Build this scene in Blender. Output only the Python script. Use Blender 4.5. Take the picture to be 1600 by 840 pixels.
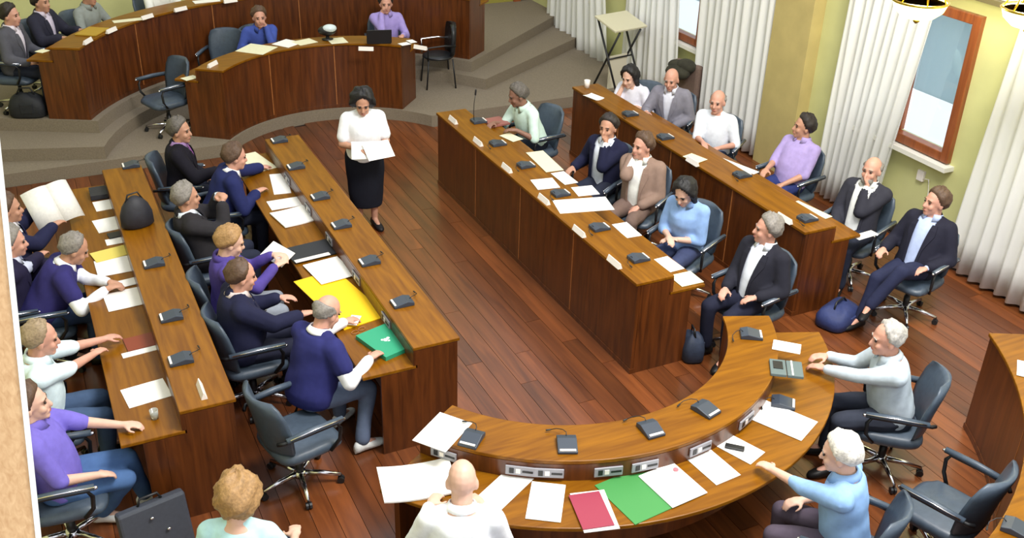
import bpy, math, random
import numpy as np
from mathutils import Vector, Matrix
random.seed(7)
rng = np.random.default_rng(7)
for o in list(bpy.data.objects): bpy.data.objects.remove(o)
S = bpy.context.scene
COL = S.collection

# ------------------------------------------------------------------ camera, world, light, exposure
CAM_H, FPX, PITCH, ROLL, YAW = 5.1, 1594.0, .4977, -.0290, .4617
_f = np.array([math.sin(YAW)*math.cos(PITCH), math.cos(YAW)*math.cos(PITCH), -math.sin(PITCH)])
_r = np.array([math.cos(YAW), -math.sin(YAW), 0.])
_d = np.cross(_f, _r)
_c, _s = math.cos(ROLL), math.sin(ROLL)
CM = np.array([_c*_r + _s*_d, -_s*_r + _c*_d, _f])
cam = bpy.data.cameras.new('camera'); camo = bpy.data.objects.new('camera', cam); COL.objects.link(camo)
cam.sensor_width = 36; cam.lens = 36*FPX/1600; cam.clip_start = .05; cam.clip_end = 200
camo.matrix_world = Matrix(((CM[0][0], -CM[1][0], -CM[2][0], 0), (CM[0][1], -CM[1][1], -CM[2][1], 0), (CM[0][2], -CM[1][2], -CM[2][2], CAM_H), (0, 0, 0, 1)))
S.camera = camo
W = bpy.data.worlds.new('world'); S.world = W; W.use_nodes = True
W.node_tree.nodes['Background'].inputs[0].default_value = (.93, .96, 1, 1)
W.node_tree.nodes['Background'].inputs[1].default_value = .92
S.view_settings.view_transform = 'Standard'; S.view_settings.look = 'None'
S.view_settings.gamma = 1; S.view_settings.use_curve_mapping = False
S.view_settings.exposure = .52

def area(name, loc, rot, size, power, col=(1, 1, 1)):
    l = bpy.data.lights.new(name, 'AREA'); l.energy = power; l.shape = 'RECTANGLE'; l.size, l.size_y = size; l.color = col
    o = bpy.data.objects.new(name, l); COL.objects.link(o); o.location = loc; o.rotation_euler = rot
    return o
# unseen area lamp without a fitting, added to brighten the near desks like a flash
area('near_fill_light', (4.6, 3.2, 8.2), (math.radians(14), 0, math.radians(-20)), (3.5, 2.0), 690, (1, .97, .92))

def ray(px, py):
    v = np.array([(px-800)/FPX, (py-420)/FPX, 1.]); return CM.T @ v
def at(px, py, z=0.):
    """point of the room at height z that the photograph shows at (px, py)"""
    d = ray(px, py); t = (z-CAM_H)/d[2]
    return Vector((d[0]*t, d[1]*t, z))

# ------------------------------------------------------------------ materials
def srgb(r, g, b):
    f = lambda c: (c/255/12.92) if c/255 <= .04045 else ((c/255+.055)/1.055)**2.4
    return (f(r), f(g), f(b), 1)
MATS = {}
def mat(name, col, rough=.6, metal=0., coat=0., noise=0., nscale=40., bump=0., spec=.5, emit=None, trans=0., rand=0.):
    if name in MATS: return MATS[name]
    m = bpy.data.materials.new(name); m.use_nodes = True; nt = m.node_tree; b = nt.nodes['Principled BSDF']
    c = srgb(*col)
    b.inputs['Base Color'].default_value = c; b.inputs['Roughness'].default_value = rough; b.inputs['Metallic'].default_value = metal
    b.inputs['Coat Weight'].default_value = coat; b.inputs['Specular IOR Level'].default_value = spec
    b.inputs['Transmission Weight'].default_value = trans
    if emit: b.inputs['Emission Color'].default_value = srgb(*emit[0]); b.inputs['Emission Strength'].default_value = emit[1]
    if noise or bump or rand:
        tc = nt.nodes.new('ShaderNodeTexCoord'); nz = nt.nodes.new('ShaderNodeTexNoise'); nz.inputs['Scale'].default_value = nscale; nz.inputs['Detail'].default_value = 4
        nt.links.new(tc.outputs['Object'], nz.inputs['Vector'])
        hsv = nt.nodes.new('ShaderNodeHueSaturation'); hsv.inputs['Color'].default_value = c
        mr = nt.nodes.new('ShaderNodeMapRange'); mr.inputs[1].default_value = .3; mr.inputs[2].default_value = .7; mr.inputs[3].default_value = 1-noise; mr.inputs[4].default_value = 1+noise
        nt.links.new(nz.outputs[0], mr.inputs[0])
        if rand:
            oi = nt.nodes.new('ShaderNodeObjectInfo'); m2 = nt.nodes.new('ShaderNodeMapRange'); m2.inputs[3].default_value = 1-rand; m2.inputs[4].default_value = 1+rand
            nt.links.new(oi.outputs['Random'], m2.inputs[0]); mu = nt.nodes.new('ShaderNodeMath'); mu.operation = 'MULTIPLY'
            nt.links.new(mr.outputs[0], mu.inputs[0]); nt.links.new(m2.outputs[0], mu.inputs[1]); nt.links.new(mu.outputs[0], hsv.inputs['Value'])
        else: nt.links.new(mr.outputs[0], hsv.inputs['Value'])
        nt.links.new(hsv.outputs[0], b.inputs['Base Color'])
        if bump:
            bp = nt.nodes.new('ShaderNodeBump'); bp.inputs['Strength'].default_value = bump; bp.inputs['Distance'].default_value = .01
            nt.links.new(nz.outputs[0], bp.inputs['Height']); nt.links.new(bp.outputs[0], b.inputs['Normal'])
    MATS[name] = m; return m
def wood(name, c1, c2, rough=.3, scale=(1.2, 14, 14), coat=.3, rand=0., axis='Y', spec=.5):
    if name in MATS: return MATS[name]
    m = bpy.data.materials.new(name); m.use_nodes = True; nt = m.node_tree; b = nt.nodes['Principled BSDF']
    tc = nt.nodes.new('ShaderNodeTexCoord'); mp = nt.nodes.new('ShaderNodeMapping')
    sc = {'X': (scale[0], scale[1], scale[2]), 'Y': (scale[1], scale[0], scale[2]), 'Z': (scale[1], scale[2], scale[0])}[axis]
    mp.inputs['Scale'].default_value = sc
    nt.links.new(tc.outputs['Object'], mp.inputs['Vector'])
    nz = nt.nodes.new('ShaderNodeTexNoise'); nz.inputs['Scale'].default_value = 1.6; nz.inputs['Detail'].default_value = 6; nz.inputs['Distortion'].default_value = .6
    oi = nt.nodes.new('ShaderNodeObjectInfo')
    if rand:
        ad = nt.nodes.new('ShaderNodeVectorMath'); ad.operation = 'ADD'; cb = nt.nodes.new('ShaderNodeCombineXYZ'); ml = nt.nodes.new('ShaderNodeMath'); ml.operation = 'MULTIPLY'; ml.inputs[1].default_value = 50
        nt.links.new(oi.outputs['Random'], ml.inputs[0]); nt.links.new(ml.outputs[0], cb.inputs[2]); nt.links.new(mp.outputs[0], ad.inputs[0]); nt.links.new(cb.outputs[0], ad.inputs[1]); nt.links.new(ad.outputs[0], nz.inputs['Vector'])
    else: nt.links.new(mp.outputs[0], nz.inputs['Vector'])
    cr = nt.nodes.new('ShaderNodeValToRGB'); cr.color_ramp.elements[0].position = .3; cr.color_ramp.elements[1].position = .72
    cr.color_ramp.elements[0].color = srgb(*c1); cr.color_ramp.elements[1].color = srgb(*c2)
    nt.links.new(nz.outputs[0], cr.inputs[0]); out = cr.outputs[0]
    if rand:
        hs = nt.nodes.new('ShaderNodeHueSaturation'); mr = nt.nodes.new('ShaderNodeMapRange'); mr.inputs[3].default_value = 1-rand; mr.inputs[4].default_value = 1+rand
        nt.links.new(oi.outputs['Random'], mr.inputs[0]); nt.links.new(mr.outputs[0], hs.inputs['Value'])
        nt.links.new(out, hs.inputs['Color']); out = hs.outputs[0]
    nt.links.new(out, b.inputs['Base Color'])
    b.inputs['Roughness'].default_value = rough; b.inputs['Coat Weight'].default_value = coat; b.inputs['Coat Roughness'].default_value = .18; b.inputs['Specular IOR Level'].default_value = spec
    MATS[name] = m; return m

M_PANEL = wood('panel_wood', (66, 31, 9), (104, 54, 19), .34, axis='Z', coat=.15)
M_TOP = wood('top_wood', (106, 62, 5), (138, 88, 10), .34, axis='Y', coat=.03, spec=.22)
M_TOPX = wood('top_wood_cross', (106, 62, 5), (138, 88, 10), .34, axis='X', coat=.03, spec=.22)
M_EDGE = wood('edge_wood', (150, 92, 48), (175, 112, 62), .35, axis='Y')
M_PLANK = wood('plank_wood', (82, 42, 20), (120, 66, 32), .3, (.7, 9, 9), .2, rand=.36, axis='Y')
M_CARPET = mat('carpet', (130, 119, 104), .95, noise=.12, nscale=60, bump=.3, spec=.1)
M_WALL = mat('wall_paint', (206, 206, 146), .85, noise=.05, nscale=3)
M_WALLB = mat('wall_ochre', (190, 172, 112), .85, noise=.08, nscale=4)
M_FRAME = wood('window_wood', (122, 62, 30), (158, 88, 44), .4, axis='Z')
M_PLASTER = mat('white_plaster', (232, 230, 222), .8, noise=.03, nscale=5)
M_LEATHER = mat('slate_leather', (66, 78, 92), .42, noise=.1, nscale=25, bump=.15, rand=.06)
M_BLACKL = mat('black_leather', (26, 28, 32), .4, noise=.1, nscale=25)
M_CHROME = mat('chrome', (215, 215, 220), .18, 1.0)
M_BLACKP = mat('black_plastic', (24, 25, 28), .45)
M_POD = mat('pod_plastic', (52, 60, 72), .4)
M_PAPER = mat('paper', (242, 240, 236), .8, noise=.02, nscale=30)
M_CREAM = mat('cream_paper', (226, 222, 190), .8, noise=.04, nscale=20)
M_PLATE = mat('name_plate', (235, 228, 222), .5)
M_DARKPR = mat('print_dark', (70, 74, 80), .8)

# ------------------------------------------------------------------ mesh helpers
def norm(v):
    v = np.asarray(v, float); n = np.linalg.norm(v); return v/n if n > 1e-9 else v
class MB:
    def __init__(s): s.v = []; s.f = []
    def add(s, V, F):
        k = len(s.v); s.v += [tuple(map(float, p)) for p in V]; s.f += [tuple(i+k for i in f) for f in F]; return s
    def box(s, c, size, R=None):
        c = np.array(c, float); h = np.array(size, float)/2
        V = [np.array([x, y, z])*h for x in (-1, 1) for y in (-1, 1) for z in (-1, 1)]
        if R is not None: V = [R @ p for p in V]
        return s.add([c+p for p in V], [(0, 1, 3, 2), (4, 6, 7, 5), (0, 4, 5, 1), (2, 3, 7, 6), (0, 2, 6, 4), (1, 5, 7, 3)])
    def ring_loft(s, rings):
        n = len(rings[0]); V = [p for r in rings for p in r]; F = []
        for k in range(len(rings)-1):
            for i in range(n):
                j = (i+1) % n; F.append((k*n+i, k*n+j, (k+1)*n+j, (k+1)*n+i))
        F.append(tuple(reversed(range(n)))); F.append(tuple(range((len(rings)-1)*n, len(rings)*n)))
        return s.add(V, F)
    def cap(s, p0, p1, r0, r1, n=10):
        p0 = np.array(p0, float); p1 = np.array(p1, float); u = norm(p1-p0)
        if np.linalg.norm(p1-p0) < 1e-6: u = np.array([0, 0, 1.])
        a = norm(np.cross(u, [0, 0, 1.] if abs(u[2]) < .9 else [1., 0, 0])); b = np.cross(u, a); R = []
        for c, r, ts in ((p0, r0, (-80, -50, -20, 0)), (p1, r1, (0, 20, 50, 80))):
            for t in ts:
                t = math.radians(t); R.append([c+u*r*math.sin(t)+(a*math.cos(q)+b*math.sin(q))*r*math.cos(t) for q in np.arange(n)*2*math.pi/n])
        return s.ring_loft(R)
    def tube(s, pts, r, n=8):
        pts = [np.array(p, float) for p in pts]; R = []
        for i, p in enumerate(pts):
            u = norm(pts[min(i+1, len(pts)-1)]-pts[max(i-1, 0)])
            a = norm(np.cross(u, [0, 0, 1.] if abs(u[2]) < .92 else [0, 1., 0])); b = np.cross(u, a)
            rr = r[i] if hasattr(r, '__len__') else r
            R.append([p+(a*math.cos(q)+b*math.sin(q))*rr for q in np.arange(n)*2*math.pi/n])
        return s.ring_loft(R)
    def ell(s, c, rad, A=None, n=14, m=9):
        c = np.array(c, float); rad = np.array(rad, float); A = np.eye(3) if A is None else A; R = []
        for k in range(m):
            t = math.radians(-84+168*k/(m-1)); R.append([c+A @ (rad*np.array([math.cos(t)*math.cos(q), math.cos(t)*math.sin(q), math.sin(t)])) for q in np.arange(n)*2*math.pi/n])
        return s.ring_loft(R)
    def lathe(s, prof, c=(0, 0, 0), n=20):
        c = np.array(c, float)
        return s.ring_loft([[c+np.array([r*math.cos(q), r*math.sin(q), z]) for q in np.arange(n)*2*math.pi/n] for r, z in prof])
    def mesh(s, name, m=None, smooth=False):
        me = bpy.data.meshes.new(name); me.from_pydata(s.v, [], s.f); me.update()
        if m: me.materials.append(m)
        if smooth: me.polygons.foreach_set('use_smooth', [True]*len(me.polygons))
        return me
    def build(s, name, m, parent=None, smooth=False, bevel=0):
        o = bpy.data.objects.new(name, s.mesh(name, m, smooth)); COL.objects.link(o)
        if parent: o.parent = parent
        if bevel:
            b = o.modifiers.new('bevel', 'BEVEL'); b.width = bevel; b.segments = 2; b.limit_method = 'ANGLE'
        return o
def tag(o, label=None, cat=None, group=None, kind=None):
    if label: o['label'] = label
    if cat: o['category'] = cat
    if group: o['group'] = group
    if kind: o['kind'] = kind
    return o
def thing(name, label, cat, loc=(0, 0, 0), rz=0., group=None):
    o = bpy.data.objects.new(name, None); COL.objects.link(o); o.empty_display_size = .1
    o.location = loc; o.rotation_euler = (0, 0, rz)
    return tag(o, label, cat, group)
def copy_tree(o, parent=None):
    c = o.copy(); COL.objects.link(c); c.parent = parent
    for ch in o.children: copy_tree(ch, c)
    return c
def poly_slab(mb, pts, z0, z1):
    n = len(pts); V = [(x, y, z0) for x, y in pts]+[(x, y, z1) for x, y in pts]
    return mb.add(V, [tuple(reversed(range(n))), tuple(range(n, 2*n))]+[(i, (i+1) % n, n+(i+1) % n, n+i) for i in range(n)])

# ------------------------------------------------------------------ the setting
XW, YB, XL = 8.62, 16.9, -2.0
floor = tag(MB().box(((XW+XL)/2, 7.55, -.06), (XW-XL, 11.9, .09)).build('floor', mat('subfloor', (40, 22, 14), .7)), kind='structure')
PW, PL = .162, 2.72
pm = MB().box((0, 0, -.0075), (PW-.004, PL-.004, .015)).mesh('plank', M_PLANK)
npl = 0
for i in range(int((XW-XL)/PW)+1):
    x = XL+PW*(i+.5); off = random.choice((0, .9, 1.8, .45, 1.35))
    y = 2.4-off; ye = 13.42 if 2.1 < x < 5.0 else 12.58
    if x > XW: break
    while y < ye-.03 and npl < 300:
        y0, y1 = max(y, 1.7), min(y+PL, ye)
        if y1-y0 > .15:
            o = bpy.data.objects.new('plank', pm); COL.objects.link(o); o.parent = floor; o.location = (x, (y0+y1)/2, 0); o.scale = (1, (y1-y0)/PL, 1); npl += 1
        y += PL
# carpeted dais: lower level with a round bay, two radial steps, upper level
DC = (3.55, 11.75)
def arc(c, r, a0, a1, n=28): return [(c[0]+r*math.cos(math.radians(a0+(a1-a0)*k/n)), c[1]+r*math.sin(math.radians(a0+(a1-a0)*k/n))) for k in range(n+1)]
P1Z, P2Z, P3Z = .16, .32, .48
tag(poly_slab(MB(), [(XL, 12.6)]+arc(DC, 1.64, 148.8, 31.2)+[(XW, 12.6), (XW, YB), (XL, YB)], -.1, P1Z).build('floor_dais', M_CARPET), kind='structure')
tag(poly_slab(MB(), arc(DC, 3.02, 162.5, 32)+[(XW, 14.92), (XW, YB), (XL, YB), (XL, 13.5)], P1Z-.05, P2Z).build('floor_step', M_CARPET), kind='structure')
tag(poly_slab(MB(), arc(DC, 3.2, 154, 38.5)+[(XW, 15.78), (XW, YB), (XL, YB), (XL, 14.46)], P2Z-.05, P3Z).build('floor_upper_dais', M_CARPET), kind='structure')
tag(MB().box(((XW+XL)/2, YB+.1, 3.2), (XW-XL+.4, .2, 6.6)).build('wall_back', M_WALL), kind='structure')
tag(MB().box((XL-.1, 9.2, 3.2), (.2, 15.6, 6.6)).build('wall_left', M_WALL), kind='structure')
# window wall, pieces around the openings
WIN = [(3.6, 5.4), (6.98, 8.62), (11.52, 13.15), (14.3, 15.85)]
WZ0, WZ1 = 1.04, 2.6
wall = MB(); y = 1.6
for a, b in WIN:
    wall.box((XW+.15, (y+a)/2, 3.2), (.3, a-y, 6.6)); wall.box((XW+.15, (a+b)/2, (WZ0-.1)/2), (.3, b-a, WZ0+.1)); wall.box((XW+.15, (a+b)/2, (WZ1+6.5)/2), (.3, b-a, 6.5-WZ1)); y = b
wall.box((XW+.15, (y+YB+.2)/2, 3.2), (.3, YB+.2-y, 6.6))
tag(wall.build('wall_right', M_WALL), kind='structure')
def translucent(name, col, tcol, k):
    m = bpy.data.materials.new(name); m.use_nodes = True; nt = m.node_tree; b = nt.nodes['Principled BSDF']; b.inputs['Base Color'].default_value = srgb(*col); b.inputs['Roughness'].default_value = .9
    t = nt.nodes.new('ShaderNodeBsdfTranslucent'); t.inputs[0].default_value = srgb(*tcol); mx = nt.nodes.new('ShaderNodeMixShader'); mx.inputs[0].default_value = k
    nt.links.new(b.outputs[0], mx.inputs[1]); nt.links.new(t.outputs[0], mx.inputs[2]); nt.links.new(mx.outputs[0], nt.nodes['Material Output'].inputs[0]); MATS[name] = m; return m
M_GLASS = mat('glass', (235, 245, 248), .02, trans=1.0)
M_BLIND = translucent('blue_blind', (214, 226, 230), (214, 226, 230), .8)
for k, (a, b) in enumerate(WIN):
    w_ = bpy.data.objects.new('window_%d' % (k+1), None); COL.objects.link(w_); tag(w_, kind='structure'); w_.location = (XW, (a+b)/2, WZ0)
    h = (b-a)/2; H_ = WZ1-WZ0
    for nm, c, sz in (('frame_jamb', (0, -h+.05, H_/2), (.12, .1, H_)), ('frame_jamb', (0, h-.05, H_/2), (.12, .1, H_)), ('frame_head', (0, 0, H_-.05), (.12, 2*h-.2, .1)), ('frame_sill', (0, 0, .05), (.12, 2*h-.2, .1)),
                      ('sash_stile', (.06, -h+.125, H_/2), (.06, .05, H_-.2)), ('sash_stile', (.06, h-.125, H_/2), (.06, .05, H_-.2)), ('sash_mullion', (.06, 0, H_/2), (.06, .07, H_-.2))):
        MB().box(c, sz).build(nm, M_FRAME, w_, bevel=.008)
    for sg in (-1, 1):
        MB().box((.07, sg*h/2, H_/2), (.008, h-.16, H_-.2)).build('pane', M_GLASS, w_)
    MB().box((.13, 0, H_*.68), (.02, 2*h-.1, H_*.64)).build('roller_blind', M_BLIND, w_)
    MB().box((-.04, 0, -.04), (.2, 2*h+.12, .05)).build('sill_board', M_PLASTER, w_)
# pilaster, ledge and the white plaster band above it
tag(MB().box((XW-.09, 9.56, 3.2), (.18, .68, 6.6)).build('trim_1', M_WALLB), kind='structure')
tag(MB().box((XW-.05, 9.2, 2.78), (.16, 15.4, .05)).build('trim_2', mat('ledge_dark', (96, 88, 58), .7)), kind='structure')
tag(MB().box((XW-.02, 9.2, 3.06), (.1, 15.4, .5)).build('trim_3', M_PLASTER), kind='structure')
tag(MB().box((XW-.012, 9.2, .05), (.024, 15.4, .1)).build('baseboard_right', mat('dark_skirting', (52, 44, 36), .6)), kind='structure')
tag(MB().box((3.3, YB-.012, .55), (10.6, .024, .14)).build('baseboard_back', MATS['dark_skirting']), kind='structure')
# door frame on the back wall
d1 = bpy.data.objects.new('door_1', None); COL.objects.link(d1); tag(d1, kind='structure'); d1.location = (7.9, YB-.03, .16)
MB().box((.42, 0, 1.2), (.14, .1, 2.4)).build('door_jamb', M_FRAME, d1)
MB().box((-.62, 0, 1.2), (.14, .1, 2.4)).build('door_jamb', M_FRAME, d1)
MB().box((-.1, 0, 2.45), (1.2, .1, .14)).build('door_head', M_FRAME, d1)
MB().box((-.1, .01, 1.2), (.92, .04, 2.4)).build('door_leaf', mat('olive_door', (150, 142, 62), .6), d1)
# curtains
M_CURT = translucent('curtain_cloth', (250, 250, 247), (250, 251, 252), .4)
def curtain(y0, y1, y0b, y1b, label, z1=2.95, z0=.04, folds=9, x=XW-.16):
    mb = MB(); n = folds*10; R = []; ph = random.random()*6
    for z in np.linspace(z0, z1, 9):
        t = (z-z0)/(z1-z0); a = y0b+(y0-y0b)*t; b = y1b+(y1-y1b)*t; amp = .03+.016*(1-t); fr = []; bk = []
        for i in range(n+1):
            u = i/n; xx = x+amp*math.sin(u*folds*2*math.pi+ph+.5*math.sin(u*9+2*t))+.015*math.sin(u*23+3*t)
            fr.append((xx, a+(b-a)*u, z)); bk.append((xx+.006, a+(b-a)*u, z))
        R.append(fr+bk[::-1])
    mb.ring_loft(R); o = mb.build('curtain', M_CURT, smooth=True); tag(o, label, 'curtain', 'white curtains on the window wall')
    return o
curtain(5.0, 6.42, 4.9, 6.6, 'white pleated curtain nearest the camera at the right edge', folds=10)
curtain(7.42, 8.68, 7.74, 8.68, 'bright white curtain beside the brown framed window with pale blue blind', folds=9)
curtain(9.93, 11.5, 9.9, 11.4, 'white curtain on the far side of the ochre pilaster', folds=10)
curtain(12.1, 13.35, 11.75, 13.3, 'white curtain hanging behind the folding stand', folds=9)
curtain(14.3, 15.85, 13.75, 15.9, 'white curtain furthest from the camera near the dais steps', folds=10)
# ------------------------------------------------------------------ desks
SH, WK = .92, .76          # height of the front shelf and of the writing top
def sweep(mb, path, d0, d1, z0, z1):
    R = [[(p[0]+n[0]*d, p[1]+n[1]*d, z) for d, z in ((d0, z0), (d1, z0), (d1, z1), (d0, z1))] for p, n in path]
    return mb.ring_loft(R)
def line_path(x, ya, yb, nx, n=2): return lambda t0, t1: [((x, ya+(yb-ya)*(t0+(t1-t0)*k/n)), (nx, 0)) for k in range(n+1)]
def arc_path(c, r, a0, a1):
    def f(t0, t1):
        n = max(2, int(abs(a1-a0)*(t1-t0)/3)); out = []
        for k in range(n+1):
            a = math.radians(a0+(a1-a0)*(t0+(t1-t0)*k/n)); out.append(((c[0]+r*math.cos(a), c[1]+r*math.sin(a)), (math.cos(a), math.sin(a))))
        return out
    return f
def desk(name, label, path, L, npan, z0=0., work=.40, shelf=.36, mtop=M_TOP, ends=(1, 1)):
    p = path(.5, .51)[0][0]
    root = thing(name, label, 'desk', (p[0], p[1], z0))
    off = np.array([p[0], p[1]])
    def P(t0, t1): return [((q[0]-off[0], q[1]-off[1]), n) for q, n in path(t0, t1)]
    g = .004/L; tot = shelf+work
    for k in range(npan):
        sweep(MB(), P(k/npan+g, (k+1)/npan-g), .0, .03, .05, SH-.03).build('front_panel', M_PANEL, root)
        if k: sweep(MB(), P(k/npan-.006/L, k/npan+.006/L), -.004, .01, .05, SH-.03).build('seam_strip', M_EDGE, root)
    sweep(MB(), P(0, 1), -.008, .05, 0, .05).build('plinth', M_PANEL, root)
    t = sweep(MB(), P(0, 1), -.02, shelf, SH-.03, SH).build('shelf_top', mtop, root, bevel=.006)
    sweep(MB(), P(0, 1), shelf-.03, shelf, WK, SH-.03).build('riser', M_PANEL, root)
    sweep(MB(), P(0, 1), shelf-.02, tot, WK-.03, WK).build('writing_top', mtop, root, bevel=.006)
    sweep(MB(), P(0, 1), shelf+.1, shelf+.12, .3, WK-.03).build('modesty_panel', M_PANEL, root)
    e = .03/L
    for k, (a, b) in enumerate(((.0, e), (1-e, 1))):
        if ends[k]:
            m = MB(); sweep(m, P(a+(.002/L if k == 0 else 0), b-(.002/L if k else 0)), .031, shelf-.031, .0, SH-.031); sweep(m, P(a+(.002/L if k == 0 else 0), b-(.002/L if k else 0)), shelf-.031, tot-.14, .0, WK-.031)
            m.build('end_panel', M_PANEL, root)
    return root
XLO, XLI, XRI, XRO = .85, 2.57, 4.30, 6.28
NC = (3.36, 6.04)
desk('council_desk', 'long wooden desk row at the far left beside the pale wooden post', line_path(XLO, 5.95, 10.42, -1), 4.47, 4)
desk('council_desk', 'long wooden desk row on the left edge of the open floor', line_path(XLI, 6.06, 10.65, -1), 4.6, 4)
desk('council_desk', 'long dark-fronted desk row on the right edge of the open floor', line_path(XRI, 6.24, 10.75, 1), 4.5, 4, work=.34)
desk('council_desk', 'long wooden desk row nearest the curtained windows', line_path(XRO, 6.46, 11.0, 1), 4.5, 4, work=.34)
desk('curved_desk', 'curved wooden desk with papers closest to the camera', arc_path(NC, 1.40, -147, -22), 3.05, 4, work=.44, mtop=M_TOPX)
desk('curved_desk', 'dark curved desk at the bottom right corner behind the empty chair', arc_path(NC, 3.47, -104, -27), 4.6, 4, mtop=M_TOPX)
desk('dais_desk', 'lower curved desk on the carpeted dais', arc_path(DC, 1.68, 144, 48), 2.8, 3, P1Z, work=.3, mtop=M_TOPX)
desk('dais_desk', 'long upper curved desk at the back of the dais', arc_path(DC, 3.3, 153.5, 40), 6.5, 5, P3Z, work=.3, mtop=M_TOPX)

# ------------------------------------------------------------------ chairs
def build_chair(name='swivel_chair', leather=None):
    L_ = leather or M_LEATHER
    root = thing(name, '', 'chair')
    # rounded cushion, local forward is +X
    def cushion(cx, cz, lx, ly, h, r=.07):
        R = []
        for z, k in ((0, .86), (.25, .97), (.5, 1), (.8, .97), (1, .84)):
            ring = []
            for q in np.arange(28)*2*math.pi/28:
                c_, s_ = math.cos(q), math.sin(q); e = .45
                ring.append((cx+k*lx/2*math.copysign(abs(c_)**e, c_), k*ly/2*math.copysign(abs(s_)**e, s_), cz+h*z-(.02*(c_ > .6) if z > .4 else 0)))
            R.append(ring)
        return MB().ring_loft(R)
    seat = cushion(.02, .37, .52, .52, .1).build('seat', L_, root, True)
    R = []
    for z, hw, dx, th in ((.43, .20, -.215, .035), (.5, .245, -.225, .055), (.66, .265, -.245, .062), (.82, .262, -.285, .058), (.9, .235, -.312, .045), (.93, .17, -.325, .022)):
        fr = []; bk = []
        for i in range(13):
            u = -1+2*i/12; bend = .075*u*u; e = (1-abs(u)**6*.6)
            fr.append((dx+bend+th*.55*e, u*hw, z)); bk.append((dx+bend-th*.6*e, u*hw, z))
        R.append(fr+bk[::-1])
    MB().ring_loft(R).build('backrest', L_, root, True)
    for s_ in (-1, 1):
        fr = MB().tube([(.13, s_*.265, .41), (.19, s_*.295, .5), (.2, s_*.3, .6), (.17, s_*.3, .655), (-.1, s_*.3, .66), (-.24, s_*.285, .655), (-.27, s_*.25, .64)], .015)
        a = fr.build('armrest', M_BLACKP, root, True)
        MB().tube([(.22, s_*.3, .672), (.0, s_*.3, .68), (-.22, s_*.295, .672)], [.022, .024, .022]).build('arm_pad', L_, a, True)
        MB().tube([(.225, s_*.317, .682), (.0, s_*.318, .69), (-.2, s_*.313, .682)], .006, 6).build('chrome_trim', M_CHROME, a, True)
        MB().cap((.215, s_*.3, .665), (.23, s_*.3, .665), .012, .012, 8).build('arm_stud', M_CHROME, a, True)
    MB().lathe([(.03, .09), (.03, .22), (.022, .22), (.022, .34), (.1, .35), (.1, .37)], n=14).build('column', M_BLACKP, root, True)
    MB().lathe([(.05, .075), (.055, .1), (.04, .125), (.02, .13)], n=14).build('hub', M_CHROME, root, True)
    for k in range(5):
        a = math.radians(36+72*k); c_, s_ = math.cos(a), math.sin(a)
        leg = MB().tube([(.03*c_, .03*s_, .1), (.16*c_, .16*s_, .095), (.3*c_, .3*s_, .075)], [.024, .02, .013]).build('base_leg', M_CHROME, root, True)
        m = MB()
        for w_ in (-1, 1):
            p = np.array([.3*c_, .3*s_, .027])+np.array([-s_, c_, 0])*.013*w_; ax = np.array([-s_, c_, 0])
            m.tube([p-ax*.009, p+ax*.009], .027, 10)
        m.tube([(.3*c_, .3*s_, .03), (.3*c_, .3*s_, .078)], .009, 6)
        m.build('caster', M_BLACKP, leg)
    return root
CH0 = build_chair(); ch_used = False
def chair(x, y, deg, label, z=0., group='slate leather swivel chairs'):
    global ch_used
    o = copy_tree(CH0) if ch_used else CH0
    ch_used = True
    o.location = (x, y, z); o.rotation_euler = (0, 0, math.radians(deg)); tag(o, label, 'chair', group); return o

# ------------------------------------------------------------------ small desk equipment
def build_mic():
    r = thing('microphone_unit', '', 'microphone')
    m = MB(); n = [(-.085, 0), (.085, 0), (.085, .03), (.03, .045), (-.085, .02)]
    m.ring_loft([[(x, y, z) for x, z in n] for y in (-.065, -.06, .06, .065)])
    m.build('base', M_POD, r, bevel=.006)
    MB().box((-.072, 0, .0265), (.016, .105, .004), np.array([[.97, 0, -.2], [0, 1, 0], [.2, 0, .97]])).build('button_strip', M_PLATE, r)
    MB().tube([(.06, 0, .03), (.085, 0, .05), (.12, .02, .045), (.15, .06, .03), (.15, .1, .02)], .003, 6).build('gooseneck', M_BLACKP, r, True)
    MB().cap((.15, .1, .02), (.147, .125, .018), .006, .006, 8).build('mic_head', M_BLACKP, r, True)
    return r
MIC0 = build_mic(); mic_used = False
def mic(px, py, z, deg, label, group):
    """deg: direction the unit points away from its speaker"""
    global mic_used
    o = copy_tree(MIC0) if mic_used else MIC0
    mic_used = True
    p = at(px, py, z+.02); o.location = (p.x, p.y, z); o.rotation_euler = (0, 0, math.radians(deg)); tag(o, label, 'microphone', group); return o
def upright_neck(o):
    for ch in o.children:
        if ch.name.startswith('gooseneck'): ch.data = MB().tube([(.06, 0, .03), (.065, 0, .12), (.06, 0, .24), (.045, 0, .34)], .0045, 6).mesh('gooseneck', M_BLACKP, True)
        if ch.name.startswith('mic_head'): ch.data = MB().cap((.045, 0, .34), (.04, 0, .39), .011, .011, 8).mesh('mic_head', M_BLACKP, True)
def ordn(k, n): return ['nearest', 'second nearest', 'third nearest', 'fourth nearest', 'fifth nearest', 'sixth nearest', 'seventh nearest', 'eighth nearest'][k]
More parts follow.
